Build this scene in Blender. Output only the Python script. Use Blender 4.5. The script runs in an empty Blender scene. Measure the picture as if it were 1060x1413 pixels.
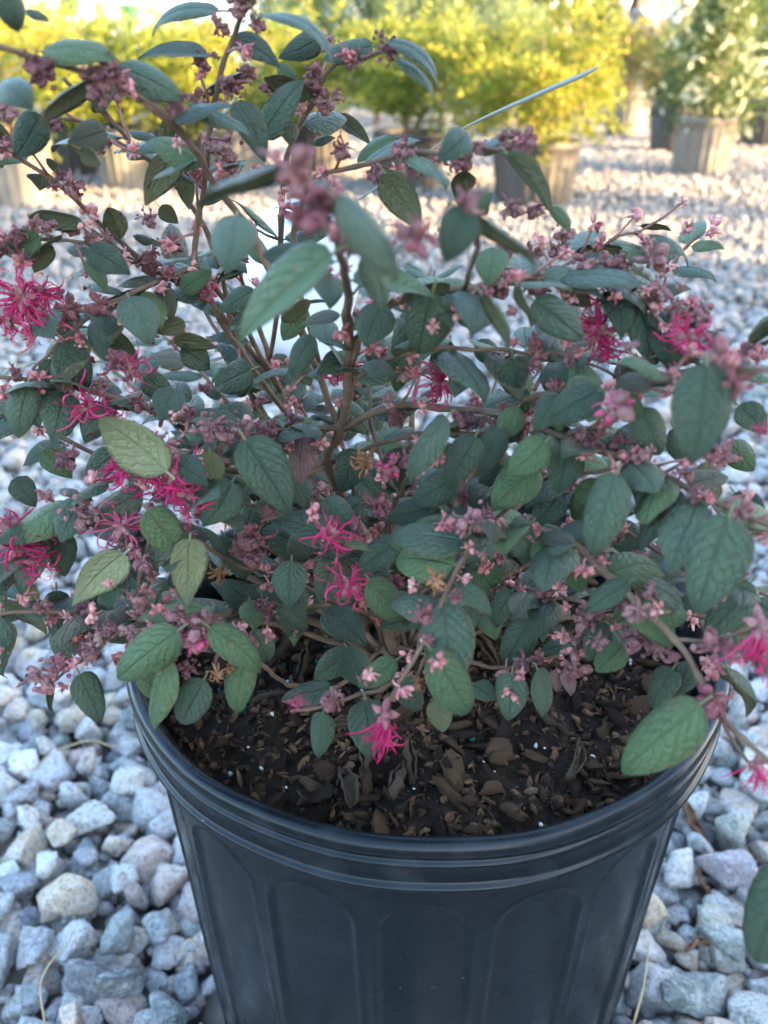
import bpy, math, random
import numpy as np
from mathutils import Vector, Matrix, noise

random.seed(11)
RNG = np.random.default_rng(11)
R = math.radians
scene = bpy.context.scene
COL = scene.collection

# ---------------------------------------------------------------- camera
CAM_H = 0.546
PITCH = R(28)
FPX, CX, CY = 1200.0, 530.0, 706.5          # focal length and centre in photograph pixels
cam_d = bpy.data.cameras.new('camera')
cam_d.sensor_fit = 'HORIZONTAL'
cam_d.sensor_width = 36.0
cam_d.lens = 36.0 * FPX / 1060.0
cam_d.clip_start = 0.01
cam_d.clip_end = 500
cam_d.dof.use_dof = True
cam_d.dof.focus_distance = 0.335
cam_d.dof.aperture_fstop = cam_d.lens / 2.7
cam = bpy.data.objects.new('camera', cam_d)
COL.objects.link(cam)
cam.location = (0, 0, CAM_H)
cam.rotation_euler = (R(90) - PITCH, 0, 0)
scene.camera = cam

# ---------------------------------------------------------------- sky, sun, exposure
SUN_EL = R(14)
SUN_AZ = math.atan2(0.92, -0.39)             # clockwise from +Y
world = bpy.data.worlds.new('World')
scene.world = world
world.use_nodes = True
wn = world.node_tree
sky = wn.nodes.new('ShaderNodeTexSky')
sky.sky_type = 'NISHITA'
sky.sun_disc = False
sky.sun_elevation = SUN_EL
sky.sun_rotation = SUN_AZ
sky.air_density = 1.0
sky.dust_density = 2.5
sky.ozone_density = 2.0
wn.links.new(sky.outputs[0], wn.nodes['Background'].inputs[0])
wn.nodes['Background'].inputs[1].default_value = 0.15

sun_d = bpy.data.lights.new('sun', 'SUN')
sun_d.energy = 2.7
sun_d.angle = R(0.6)
sun_d.color = (1.0, 0.66, 0.33)
sun = bpy.data.objects.new('sun', sun_d)
COL.objects.link(sun)
to_sun = Vector((math.sin(SUN_AZ) * math.cos(SUN_EL), math.cos(SUN_AZ) * math.cos(SUN_EL), math.sin(SUN_EL)))
sun.rotation_euler = to_sun.to_track_quat('Z', 'Y').to_euler()
sun.location = (6, -3, 5)

vs = scene.view_settings
vs.view_transform = 'Standard'
vs.look = 'None'
vs.exposure = 3.68
vs.gamma = 1.0
vs.use_curve_mapping = False
scene.render.engine = 'CYCLES'
scene.cycles.max_bounces = 7
scene.cycles.transparent_max_bounces = 4
scene.cycles.use_denoising = True

# ---------------------------------------------------------------- pixel -> place
_c, _s = math.cos(PITCH), math.sin(PITCH)
def ray(px, py):
    a = (px - CX) / FPX; b = (py - CY) / FPX
    d = Vector((a, _c - b * _s, -_s - b * _c))
    return d / d.y
def at(px, py, Y):
    """point on the sight line through a pixel, Y metres in front of the camera"""
    return Vector((0, 0, CAM_H)) + ray(px, py) * Y
def ground_at(px, py):
    d = ray(px, py)
    return Vector((0, 0, CAM_H)) + d * (CAM_H / -d.z)
def depth(P):
    return P[1] * _c - (P[2] - CAM_H) * _s
def project(P):
    z = depth(P)
    dn = -(P[1] * _s + (P[2] - CAM_H) * _c)
    return CX + FPX * P[0] / z, CY + FPX * dn / z, z
CAMP = Vector((0, 0, CAM_H))

# ---------------------------------------------------------------- object helpers
def tag(o, label=None, cat=None, group=None, kind=None):
    if label: o['label'] = label
    if cat: o['category'] = cat
    if group: o['group'] = group
    if kind: o['kind'] = kind
    return o
def empty(name, loc=(0, 0, 0)):
    o = bpy.data.objects.new(name, None)
    o.empty_display_size = 0.02
    COL.objects.link(o); o.location = loc
    return o
def link(name, me, parent=None, loc=None):
    o = bpy.data.objects.new(name, me)
    COL.objects.link(o)
    if parent is not None: o.parent = parent
    if loc is not None: o.location = loc
    return o

class MB:
    """collects vertices and polygons into one mesh"""
    def __init__(s): s.v = []; s.f = []; s.m = []; s.n = 0; s.smooth = True
    def add(s, verts, faces, mi=0):
        b = s.n
        s.v.extend([tuple(p) for p in verts]); s.n += len(verts)
        s.f.extend([tuple(i + b for i in f) for f in faces]); s.m.extend([mi] * len(faces))
    def tube(s, pts, rad, sides=6, mi=0, caps=True):
        pts = [Vector(p) for p in pts]; n = len(pts)
        if isinstance(rad, (int, float)): rad = [rad] * n
        V = []; F = []
        t0 = (pts[1] - pts[0]).normalized()
        up = Vector((0, 0, 1)) if abs(t0.z) < 0.9 else Vector((1, 0, 0))
        u = t0.cross(up).normalized()
        for i in range(n):
            t = (pts[min(i + 1, n - 1)] - pts[max(i - 1, 0)])
            if t.length < 1e-9: t = t0.copy()
            t.normalize()
            u = (u - t * u.dot(t))
            if u.length < 1e-6: u = t.orthogonal()
            u.normalize(); w = t.cross(u)
            for k in range(sides):
                a = 2 * math.pi * k / sides
                V.append(pts[i] + (u * math.cos(a) + w * math.sin(a)) * rad[i])
        for i in range(n - 1):
            for k in range(sides):
                a = i * sides + k; b = i * sides + (k + 1) % sides
                F.append((a, b, b + sides, a + sides))
        if caps:
            F.append(tuple(range(sides - 1, -1, -1)))
            F.append(tuple((n - 1) * sides + k for k in range(sides)))
        s.add(V, F, mi)
    def box(s, c, h, mi=0, rot=None):
        c = Vector(c)
        V = []
        for z in (-1, 1):
            for y in (-1, 1):
                for x in (-1, 1):
                    p = Vector((x * h[0], y * h[1], z * h[2]))
                    if rot is not None: p = rot @ p
                    V.append(c + p)
        s.add(V, [(0, 2, 3, 1), (4, 5, 7, 6), (0, 1, 5, 4), (2, 6, 7, 3), (0, 4, 6, 2), (1, 3, 7, 5)], mi)
    def teardrop(s, base, axis, length, rad, mi=0, sides=8, ribs=4, ribamp=0.14, tip=0.5, rings=6):
        base = Vector(base); axis = Vector(axis).normalized()
        u = axis.orthogonal().normalized(); w = axis.cross(u)
        V = [base]; F = []
        for i in range(1, rings):
            t = i / rings
            r = rad * math.sin(math.pi * t ** tip) ** 0.75
            for k in range(sides):
                a = 2 * math.pi * k / sides + t * 0.8
                rr = r * (1 + ribamp * (1 if k % 2 else -1))
                V.append(base + axis * (length * t) + (u * math.cos(a) + w * math.sin(a)) * rr)
        V.append(base + axis * length)
        for k in range(sides): F.append((0, 1 + (k + 1) % sides, 1 + k))
        for i in range(rings - 2):
            for k in range(sides):
                a = 1 + i * sides + k; b = 1 + i * sides + (k + 1) % sides
                F.append((a, b, b + sides, a + sides))
        e = len(V) - 1; o = 1 + (rings - 2) * sides
        for k in range(sides): F.append((o + k, o + (k + 1) % sides, e))
        s.add(V, F, mi)
    def ribbon(s, pts, width, mi=0, twist=0.0, side=None):
        pts = [Vector(p) for p in pts]; n = len(pts)
        V = []; F = []
        sd = side
        for i in range(n):
            t = (pts[min(i + 1, n - 1)] - pts[max(i - 1, 0)]).normalized()
            if sd is None: sd = t.orthogonal().normalized()
            sd = (sd - t * sd.dot(t))
            if sd.length < 1e-6: sd = t.orthogonal()
            sd.normalize()
            nn = t.cross(sd)
            d = sd * math.cos(twist * i / n) + nn * math.sin(twist * i / n)
            wv = width * (0.55 + 0.45 * math.sin(math.pi * min(1, 0.15 + 0.85 * i / (n - 1)))) * 0.5
            th = nn * width * 0.12
            V += [pts[i] - d * wv, pts[i] + th, pts[i] + d * wv, pts[i] - th]
        for i in range(n - 1):
            for k in range(4):
                a = 4 * i + k; b = 4 * i + (k + 1) % 4
                F.append((a, b, b + 4, a + 4))
        s.add(V, F, mi)
    def mesh(s, name, mats, smooth=True):
        me = bpy.data.meshes.new(name)
        me.from_pydata(s.v, [], s.f)
        for m in (mats if isinstance(mats, (list, tuple)) else [mats]): me.materials.append(m)
        if len(me.polygons):
            me.polygons.foreach_set('material_index', s.m)
            me.polygons.foreach_set('use_smooth', [smooth] * len(me.polygons))
        me.update()
        return me
    def build(s, name, mats, parent=None, loc=None, smooth=True):
        return link(name, s.mesh(name, mats, smooth), parent, loc)

def np_mesh(name, V, F, mats, smooth=True, mi=None, attrs=None, uv=None):
    """mesh from numpy vertices (n,3) and faces (m,k)"""
    me = bpy.data.meshes.new(name)
    V = np.asarray(V, np.float32); F = np.asarray(F, np.int32)
    n, k = F.shape
    me.vertices.add(len(V)); me.vertices.foreach_set('co', V.ravel())
    me.loops.add(n * k); me.loops.foreach_set('vertex_index', F.ravel())
    me.polygons.add(n)
    me.polygons.foreach_set('loop_start', np.arange(0, n * k, k, dtype=np.int32))
    me.polygons.foreach_set('loop_total', np.full(n, k, np.int32))
    for m in (mats if isinstance(mats, (list, tuple)) else [mats]): me.materials.append(m)
    if mi is not None: me.polygons.foreach_set('material_index', np.asarray(mi, np.int32))
    me.polygons.foreach_set('use_smooth', np.full(n, smooth))
    for nm, (typ, arr) in (attrs or {}).items():
        at_ = me.attributes.new(nm, typ, 'POINT')
        at_.data.foreach_set('color' if typ == 'FLOAT_COLOR' else 'value', np.asarray(arr, np.float32).ravel())
    if uv is not None:
        l = me.uv_layers.new(name='UVMap')
        l.data.foreach_set('uv', np.asarray(uv, np.float32)[F.ravel()].ravel())
    me.update(calc_edges=True); me.validate()
    return me

def spline(pts, n):
    """Catmull-Rom through pts, n samples per span"""
    P = [Vector(p) for p in pts]
    P = [P[0] * 2 - P[1]] + P + [P[-1] * 2 - P[-2]]
    out = []
    for i in range(1, len(P) - 2):
        for k in range(n):
            t = k / n; t2 = t * t; t3 = t2 * t
            out.append(0.5 * ((2 * P[i]) + (P[i + 1] - P[i - 1]) * t + (2 * P[i - 1] - 5 * P[i] + 4 * P[i + 1] - P[i + 2]) * t2
                              + (3 * P[i] - P[i - 1] - 3 * P[i + 1] + P[i + 2]) * t3))
    out.append(P[-2].copy())
    return out

# ---------------------------------------------------------------- materials
class Mat:
    def __init__(s, name, rough=0.6, spec=0.3):
        s.m = bpy.data.materials.new(name); s.m.use_nodes = True
        s.t = s.m.node_tree; s.b = s.t.nodes['Principled BSDF']
        s.b.inputs['Roughness'].default_value = rough
        s.b.inputs['Specular IOR Level'].default_value = spec
    def n(s, typ, **kw):
        nd = s.t.nodes.new(typ)
        for k, v in kw.items():
            if k in nd.inputs: nd.inputs[k].default_value = v
            else: setattr(nd, k, v)
        return nd
    def l(s, a, b): s.t.links.new(a, b)
    def noise(s, scale, detail=3, vec=None, rough=0.5, dist=0.0):
        nd = s.n('ShaderNodeTexNoise', Scale=scale, Detail=detail, Roughness=rough, Distortion=dist)
        if vec is not None: s.l(vec, nd.inputs['Vector'])
        return nd.outputs['Fac']
    def ramp(s, fac, stops):
        nd = s.n('ShaderNodeValToRGB'); cr = nd.color_ramp
        while len(cr.elements) > 1: cr.elements.remove(cr.elements[-1])
        for i, (p, c) in enumerate(stops):
            e = cr.elements[0] if i == 0 else cr.elements.new(p)
            e.position = p; e.color = (c[0], c[1], c[2], 1)
        s.l(fac, nd.inputs[0]); return nd.outputs[0]
    def mix(s, fac, a, b, blend='MIX'):
        nd = s.n('ShaderNodeMix'); nd.data_type = 'RGBA'; nd.blend_type = blend
        for sock, val in ((nd.inputs['Factor'], fac), (nd.inputs['A'], a), (nd.inputs['B'], b)):
            pass
        for idx, val in ((0, fac), (6, a), (7, b)):
            if isinstance(val, (int, float)): nd.inputs[idx].default_value = val
            elif isinstance(val, tuple): nd.inputs[idx].default_value = (*val, 1)
            else: s.l(val, nd.inputs[idx])
        return nd.outputs[2]
    def math(s, op, a, b=None, clamp=False):
        nd = s.n('ShaderNodeMath'); nd.operation = op; nd.use_clamp = clamp
        for i, v in enumerate((a, b)):
            if v is None: continue
            if isinstance(v, (int, float)): nd.inputs[i].default_value = v
            else: s.l(v, nd.inputs[i])
        return nd.outputs[0]
    def bump(s, h, strength=0.3, dist=0.002):
        nd = s.n('ShaderNodeBump', Strength=strength, Distance=dist)
        s.l(h, nd.inputs['Height']); s.l(nd.outputs[0], s.b.inputs['Normal']); return nd
    def color(s, c):
        if isinstance(c, tuple): s.b.inputs['Base Color'].default_value = (*c, 1)
        else: s.l(c, s.b.inputs['Base Color'])
    def obj(s): return s.n('ShaderNodeTexCoord').outputs['Object']
    def rnd(s):
        """per-object random plus a per-piece attribute for joined pieces"""
        a = s.n('ShaderNodeObjectInfo').outputs['Random']
        b = s.n('ShaderNodeAttribute'); b.attribute_name = 'rnd'
        return s.math('FRACT', s.math('ADD', a, b.outputs['Fac']))
    def translucent(s, col, fac):
        out = s.t.nodes['Material Output']
        tr = s.n('ShaderNodeBsdfTranslucent')
        if isinstance(col, tuple): tr.inputs[0].default_value = (*col, 1)
        else: s.l(col, tr.inputs[0])
        mx = s.n('ShaderNodeMixShader'); mx.inputs[0].default_value = fac
        s.l(s.b.outputs[0], mx.inputs[1]); s.l(tr.outputs[0], mx.inputs[2]); s.l(mx.outputs[0], out.inputs[0])

def simple(name, col, rough=0.6, spec=0.3, var=0.25, scale=30, bump=0.0):
    M = Mat(name, rough, spec)
    f = M.noise(scale, 4, M.obj())
    lo = tuple(c * (1 - var) for c in col); hi = tuple(min(1, c * (1 + var)) for c in col)
    M.color(M.ramp(f, [(0.3, lo), (0.7, hi)]))
    if bump: M.bump(f, bump, 0.003)
    return M.m

def leaf_mat(name, dark, light, tint, spot, trans, veincol, sheen=0.03, rough=0.42):
    M = Mat(name, rough, 0.28)
    uv = M.n('ShaderNodeUVMap').outputs[0]
    sx = M.n('ShaderNodeSeparateXYZ'); M.l(uv, sx.inputs[0])
    u = M.math('ABSOLUTE', M.math('SUBTRACT', sx.outputs[0], 0.5))       # 0 midrib .. 0.5 edge
    v = sx.outputs[1]
    rnd = M.rnd()
    # side veins sweep forward from the midrib
    wv = M.math('MULTIPLY', M.math('SUBTRACT', M.noise(5.0, 3, uv), 0.5), 1.3)
    ph = M.math('ADD', wv, M.math('SUBTRACT', M.math('MULTIPLY', v, 6.5), M.math('MULTIPLY', u, M.math('ADD', 3.2, M.math('MULTIPLY', u, 4.0)))))
    fr = M.math('ABSOLUTE', M.math('SUBTRACT', M.math('FRACT', ph), 0.5))
    side = M.math('SUBTRACT', 1.0, M.math('MULTIPLY', fr, 7.0), True)    # 1 on a vein
    mid = M.math('SUBTRACT', 1.0, M.math('MULTIPLY', u, 22.0), True)
    vein = M.math('MAXIMUM', M.math('MULTIPLY', side, 0.34), M.math('MULTIPLY', mid, 0.8))
    vec = M.n('ShaderNodeVectorMath'); vec.operation = 'ADD'
    M.l(uv, vec.inputs[0])
    cmb = M.n('ShaderNodeCombineXYZ')
    for i, k in enumerate((37.0, 91.0, 53.0)): M.l(M.math('MULTIPLY', rnd, k), cmb.inputs[i])
    M.l(cmb.outputs[0], vec.inputs[1]); V = vec.outputs[0]
    base = M.mix(rnd, dark, light)
    base = M.mix(M.math('MULTIPLY', M.noise(3.0, 4, V), 0.7), base, tint)
    base = M.mix(M.math('MULTIPLY', vein, 0.35), base, veincol)
    # purple-brown blotches with a shape of their own, and browned edges on some leaves
    sp = M.noise(4.2, 2, V)
    spf = M.math('MULTIPLY', M.math('SUBTRACT', sp, 0.68, True), 9.0, True)
    base = M.mix(M.math('MULTIPLY', spf, 0.75), base, spot)
    edge = M.math('MULTIPLY', M.math('SUBTRACT', u, 0.445, True), 14.0, True)
    base = M.mix(M.math('MULTIPLY', edge, 0.45), base, (0.22, 0.13, 0.07))
    fl = M.noise(95, 2, V)
    base = M.mix(M.math('MULTIPLY', M.math('SUBTRACT', fl, 0.64, True), 4.0, True), base, (0.20, 0.24, 0.22))
    M.color(base)
    M.l(M.math('ADD', 0.30, M.math('MULTIPLY', M.math('FRACT', M.math('MULTIPLY', rnd, 7.3)), 0.26)), M.b.inputs['Roughness'])
    h = M.math('ADD', M.math('MULTIPLY', vein, -0.8), M.math('MULTIPLY', M.noise(15, 4, V), 0.9))
    M.bump(h, 0.75, 0.0024)
    M.b.inputs['Sheen Weight'].default_value = sheen
    M.b.inputs['Sheen Roughness'].default_value = 0.5
    M.b.inputs['Sheen Tint'].default_value = (0.75, 0.85, 0.95, 1)
    if trans: M.translucent(tuple(min(1, c * 2.2) for c in light), trans)
    return M.m

LEAF_TOP = leaf_mat('leaf_top', (0.014, 0.036, 0.026), (0.078, 0.124, 0.080), (0.082, 0.106, 0.050), (0.085, 0.045, 0.055), 0.10, (0.085, 0.105, 0.070))
LEAF_GREEN = leaf_mat('leaf_top_green', (0.050, 0.105, 0.045), (0.085, 0.145, 0.060), (0.105, 0.125, 0.048), (0.17, 0.075, 0.045), 0.12, (0.13, 0.16, 0.08))
LEAF_UNDER = leaf_mat('leaf_underside', (0.105, 0.120, 0.050), (0.150, 0.165, 0.075), (0.125, 0.105, 0.060), (0.16, 0.09, 0.06), 0.12, (0.21, 0.22, 0.12))
LEAF_PALE = leaf_mat('leaf_underside_pale', (0.200, 0.220, 0.100), (0.270, 0.290, 0.140), (0.200, 0.190, 0.100), (0.26, 0.14, 0.09), 0.12, (0.36, 0.36, 0.20))
LEAF_BRONZE = leaf_mat('leaf_bronze', (0.042, 0.056, 0.030), (0.080, 0.092, 0.046), (0.09, 0.070, 0.045), (0.12, 0.05, 0.05), 0.12, (0.15, 0.12, 0.08))
LEAF_MAUVE = leaf_mat('leaf_mauve', (0.17, 0.085, 0.085), (0.24, 0.115, 0.11), (0.16, 0.11, 0.075), (0.15, 0.06, 0.06), 0.12, (0.32, 0.18, 0.17))

def fuzzy(name, stops, rough=0.7, sheen=0.18, nscale=5.0):
    M = Mat(name, rough, 0.2)
    o = M.obj()
    r = M.rnd()
    f = M.math('ADD', M.math('MULTIPLY', M.noise(nscale, 5, o), 0.8), M.math('MULTIPLY', r, 0.2))
    M.color(M.ramp(f, stops))
    M.bump(M.noise(nscale * 3, 4, o), 0.8, 0.05 if nscale < 50 else 0.0008)
    M.b.inputs['Sheen Weight'].default_value = sheen
    M.b.inputs['Sheen Tint'].default_value = (1, 0.85, 0.88, 1)
    M.b.inputs['Subsurface Weight'].default_value = 0.0
    return M.m
BUD = fuzzy('bud_mauve', [(0.28, (0.13, 0.026, 0.032)), (0.40, (0.35, 0.100, 0.098)), (0.54, (0.53, 0.210, 0.190)), (0.70, (0.66, 0.39, 0.32))])
BUD_PINK = fuzzy('bud_pink', [(0.28, (0.28, 0.040, 0.065)), (0.45, (0.56, 0.155, 0.165)), (0.68, (0.70, 0.35, 0.30))])
def petal_mat(name, a, b, c):
    M = Mat(name, 0.5, 0.3)
    o = M.obj()
    f = M.math('ADD', M.math('MULTIPLY', M.noise(3.0, 3, o), 0.7), M.math('MULTIPLY', M.rnd(), 0.3))
    M.color(M.ramp(f, [(0.25, a), (0.55, b), (0.8, c)]))
    M.translucent(b, 0.15)
    return M.m
PETAL = petal_mat('petal_magenta', (0.34, 0.007, 0.068), (0.58, 0.022, 0.125), (0.68, 0.12, 0.22))
PETAL_RED = petal_mat('petal_coral', (0.36, 0.02, 0.09), (0.48, 0.06, 0.14), (0.56, 0.16, 0.20))
DRIED = petal_mat('petal_dried', (0.16, 0.07, 0.03), (0.36, 0.16, 0.07), (0.46, 0.30, 0.17))
def bark_mat():
    M = Mat('twig_bark', 0.85, 0.2)
    o = M.obj()
    f = M.noise(95, 5, o, 0.65)
    big = M.noise(16, 2, o)
    c = M.ramp(f, [(0.3, (0.060, 0.036, 0.028)), (0.55, (0.15, 0.090, 0.066)), (0.75, (0.27, 0.175, 0.125))])
    c = M.mix(M.math('MULTIPLY', big, 0.6), c, (0.16, 0.115, 0.062))
    M.color(c); M.bump(f, 0.6, 0.0015)
    return M.m
BARK = bark_mat()
TWIG = simple('red_twig', (0.25, 0.115, 0.095), 0.8, 0.2, 0.35, 220, 0.4)
# ================================================================ the ground
POT_C = Vector((0.020, 0.348, 0.0))
POT_H, POT_R = 0.305, 0.140

def stone_material():
    M = Mat('granite_stone', 0.82, 0.25)
    o = M.obj()
    at_ = M.n('ShaderNodeAttribute'); at_.attribute_name = 'tint'
    base = at_.outputs['Color']
    w = M.n('ShaderNodeVectorMath'); w.operation = 'ADD'; M.l(o, w.inputs[0])
    rn = M.n('ShaderNodeAttribute'); rn.attribute_name = 'rnd'
    cm = M.n('ShaderNodeCombineXYZ')
    for i, k in enumerate((3.0, 7.0, 5.0)): M.l(M.math('MULTIPLY', rn.outputs['Fac'], k), cm.inputs[i])
    M.l(cm.outputs[0], w.inputs[1]); V = w.outputs[0]
    band = M.noise(70, 3, V, 0.6, 1.6)
    c = M.mix(M.math('MULTIPLY', M.math('SUBTRACT', band, 0.44, True), 3.0, True), base, M.mix(0.55, base, (0.74, 0.73, 0.70)))
    rust = M.noise(38, 2, V, 0.5, 0.8)
    c = M.mix(M.math('MULTIPLY', M.math('SUBTRACT', rust, 0.57, True), 3.2, True), c, (0.50, 0.36, 0.29))
    sp = M.noise(300, 4, V, 0.75)
    c = M.mix(M.math('MULTIPLY', M.math('SUBTRACT', 0.48, sp, True), 6.0, True), c, (0.13, 0.14, 0.155))
    c = M.mix(M.math('MULTIPLY', M.math('SUBTRACT', sp, 0.57, True), 5.0, True), c, (0.80, 0.80, 0.79))
    M.color(c)
    M.bump(M.math('ADD', M.math('MULTIPLY', sp, 0.3), M.noise(110, 5, V, 0.7)), 1.0, 0.009)
    return M.m
STONE = stone_material()

def ico(sub):
    t = (1 + 5 ** 0.5) / 2
    v = [(-1, t, 0), (1, t, 0), (-1, -t, 0), (1, -t, 0), (0, -1, t), (0, 1, t), (0, -1, -t), (0, 1, -t), (t, 0, -1), (t, 0, 1), (-t, 0, -1), (-t, 0, 1)]
    f = [(0, 11, 5), (0, 5, 1), (0, 1, 7), (0, 7, 10), (0, 10, 11), (1, 5, 9), (5, 11, 4), (11, 10, 2), (10, 7, 6), (7, 1, 8),
         (3, 9, 4), (3, 4, 2), (3, 2, 6), (3, 6, 8), (3, 8, 9), (4, 9, 5), (2, 4, 11), (6, 2, 10), (8, 6, 7), (9, 8, 1)]
    v = [Vector(p).normalized() for p in v]
    for _ in range(sub):
        c = {}; nf = []
        def mid(a, b):
            k = (min(a, b), max(a, b))
            if k not in c:
                v.append(((v[a] + v[b]) / 2).normalized()); c[k] = len(v) - 1
            return c[k]
        for a, b, d in f:
            x, y, z = mid(a, b), mid(b, d), mid(d, a)
            nf += [(a, x, z), (b, y, x), (d, z, y), (x, y, z)]
        f = nf
    return np.array([tuple(p) for p in v]), np.array(f)
ICO = {k: ico(k) for k in (0, 1, 2, 3)}
def rand_rot():
    q = RNG.normal(size=4); q /= np.linalg.norm(q); w, x, y, z = q
    return np.array([[1 - 2 * (y * y + z * z), 2 * (x * y - z * w), 2 * (x * z + y * w)],
                     [2 * (x * y + z * w), 1 - 2 * (x * x + z * z), 2 * (y * z - x * w)],
                     [2 * (x * z - y * w), 2 * (y * z + x * w), 1 - 2 * (x * x + y * y)]])
def stone_shape(sub, sharp=40):
    """crushed stone: a rounded polyhedron cut by random planes; fits a unit diameter"""
    v, f = ICO[sub]
    npl = int(RNG.integers(7, 11))
    N = RNG.normal(size=(npl, 3)); N /= np.linalg.norm(N, axis=1)[:, None]
    N = np.vstack([N, np.eye(3), -np.eye(3)])
    d = np.concatenate([RNG.uniform(0.42, 0.88, npl), np.full(6, 0.95)])
    g = np.maximum(v @ N.T, 0) / d
    r = 1.0 / (np.sum(g ** sharp, axis=1) ** (1 / sharp))
    P = v * r[:, None]
    if sub >= 2:
        off = RNG.uniform(0, 50, 3)
        nz = np.array([noise.noise(Vector(p * 2.6 + off)) for p in v])
        nz2 = np.array([noise.noise(Vector(p * 6.5 + off)) for p in v])
        P = P * (1 + 0.07 * nz[:, None] + 0.035 * nz2[:, None])
    sc = np.array([1.0, RNG.uniform(0.68, 0.95), RNG.uniform(0.48, 0.78)])
    P = P * sc
    P = P @ rand_rot().T if RNG.random() < 0.35 else P
    return P / np.ptp(P, axis=0).max(), f
SHAPES = {0: [stone_shape(0) for _ in range(40)], 1: [stone_shape(1) for _ in range(60)], 2: [stone_shape(2) for _ in range(70)], 3: [stone_shape(3) for _ in range(60)]}
TINTS = [((0.31, 0.315, 0.32), 5), ((0.46, 0.455, 0.45), 5), ((0.62, 0.605, 0.58), 4.5), ((0.56, 0.44, 0.38), 3.6), ((0.58, 0.475, 0.36), 2.8), ((0.20, 0.21, 0.215), 1.5), ((0.47, 0.46, 0.41), 1.2)]
TW = np.array([t[1] for t in TINTS]); TW = TW / TW.sum()
def tint():
    c = np.array(TINTS[RNG.choice(len(TINTS), p=TW)][0])
    return np.clip(c * np.array([1.0, 0.985, 0.94]) * RNG.uniform(0.80, 1.18) + RNG.normal(0, 0.012, 3), 0.05, 0.8)
def zrot(a):
    return np.array([[math.cos(a), -math.sin(a), 0], [math.sin(a), math.cos(a), 0], [0, 0, 1]])

def half_width(Y): return 0.62 * Y + 0.45

# dart throwing on a hash grid
def scatter(y0, y1, dmin, dmax, tries, spacing, zlo, zhi):
    out = []; grid = {}; cell = dmax
    for _ in range(tries):
        u = RNG.random()
        Y = y0 + (y1 - y0) * u
        hw = half_width(y1)
        x = RNG.uniform(-hw, hw)
        if abs(x) > half_width(Y) or math.hypot(x, Y) < 0.0: continue
        d = dmin + (dmax - dmin) * RNG.random() ** 1.6
        if math.hypot(x - POT_C.x, Y - POT_C.y) < 0.121 + d * 0.45: continue
        gx, gy = int(x // cell), int(Y // cell); ok = True
        for i in (-1, 0, 1):
            for j in (-1, 0, 1):
                for (a, b, e) in grid.get((gx + i, gy + j), ()):
                    if (a - x) ** 2 + (b - Y) ** 2 < (spacing * (d + e) * 0.5) ** 2: ok = False; break
                if not ok: break
            if not ok: break
        if not ok: continue
        grid.setdefault((gx, gy), []).append((x, Y, d))
        out.append((x, Y, RNG.uniform(zlo, zhi), d))
    return out
stones = []
def lod(s, near, mid):
    x, Y = s[0], s[1]
    k = 2 if Y < near else 1 if Y < mid else 0
    return k if abs(x) < 0.52 * Y + 0.16 else min(k, 1) if Y < 1.0 else 0
for s in scatter(-0.05, 1.7, 0.023, 0.047, 75000, 0.72, 0.002, 0.010): stones.append((*s, lod(s, 0.56, 1.5)))
for s in scatter(-0.05, 1.7, 0.018, 0.036, 75000, 0.62, -0.009, -0.002): stones.append((*s, lod(s, 0.0, 0.62)))
for s in scatter(-0.05, 1.2, 0.010, 0.020, 30000, 0.70, -0.004, 0.003): stones.append((*s, lod(s, 0.0, 0.0)))
for s in scatter(-0.05, 1.7, 0.020, 0.040, 10000, 1.0, 0.012, 0.020): stones.append((*s, lod(s, 0.70, 1.7)))
for s in scatter(1.7, 3.4, 0.020, 0.044, 90000, 0.70, -0.001, 0.008): stones.append((*s, lod(s, 0.0, 1.9)))
for s in scatter(3.4, 6.4, 0.022, 0.046, 90000, 0.72, -0.001, 0.008): stones.append((*s, 0))

def make_stone(sub, d):
    P, f = SHAPES[sub][int(RNG.integers(len(SHAPES[sub])))]
    P = (P * d) @ zrot(RNG.uniform(0, 2 * math.pi)).T
    tl = RNG.normal(0, 0.22, 2)
    cx, sx = math.cos(tl[0]), math.sin(tl[0])
    P = P @ np.array([[1, 0, 0], [0, cx, -sx], [0, sx, cx]]).T
    return P, f

ground_m = Mat('gravel_bed', 0.9, 0.2)
o_ = ground_m.obj()
vo = ground_m.n('ShaderNodeTexVoronoi', Scale=22.0); ground_m.l(o_, vo.inputs['Vector'])
cg = ground_m.ramp(vo.outputs['Color'], [(0.1, (0.17, 0.18, 0.20)), (0.45, (0.28, 0.26, 0.24)), (0.7, (0.38, 0.34, 0.28)), (0.95, (0.46, 0.42, 0.36))])
dk = ground_m.ramp(vo.outputs['Distance'], [(0.2, (1, 1, 1)), (0.75, (0.35, 0.34, 0.33))])
ground_m.color(ground_m.mix(1.0, cg, dk, 'MULTIPLY'))
ground_m.bump(ground_m.math('SUBTRACT', 1.0, vo.outputs['Distance']), 1.0, 0.02)
GB = MB()
GB.add([(-150, -60, -0.008), (150, -60, -0.008), (150, 300, -0.008), (-150, 300, -0.008)], [(0, 1, 2, 3)])
ground = tag(GB.build('gravel_ground', ground_m.m, smooth=False), 'pale crushed granite gravel yard around the black pot', 'ground', kind='structure')

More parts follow.
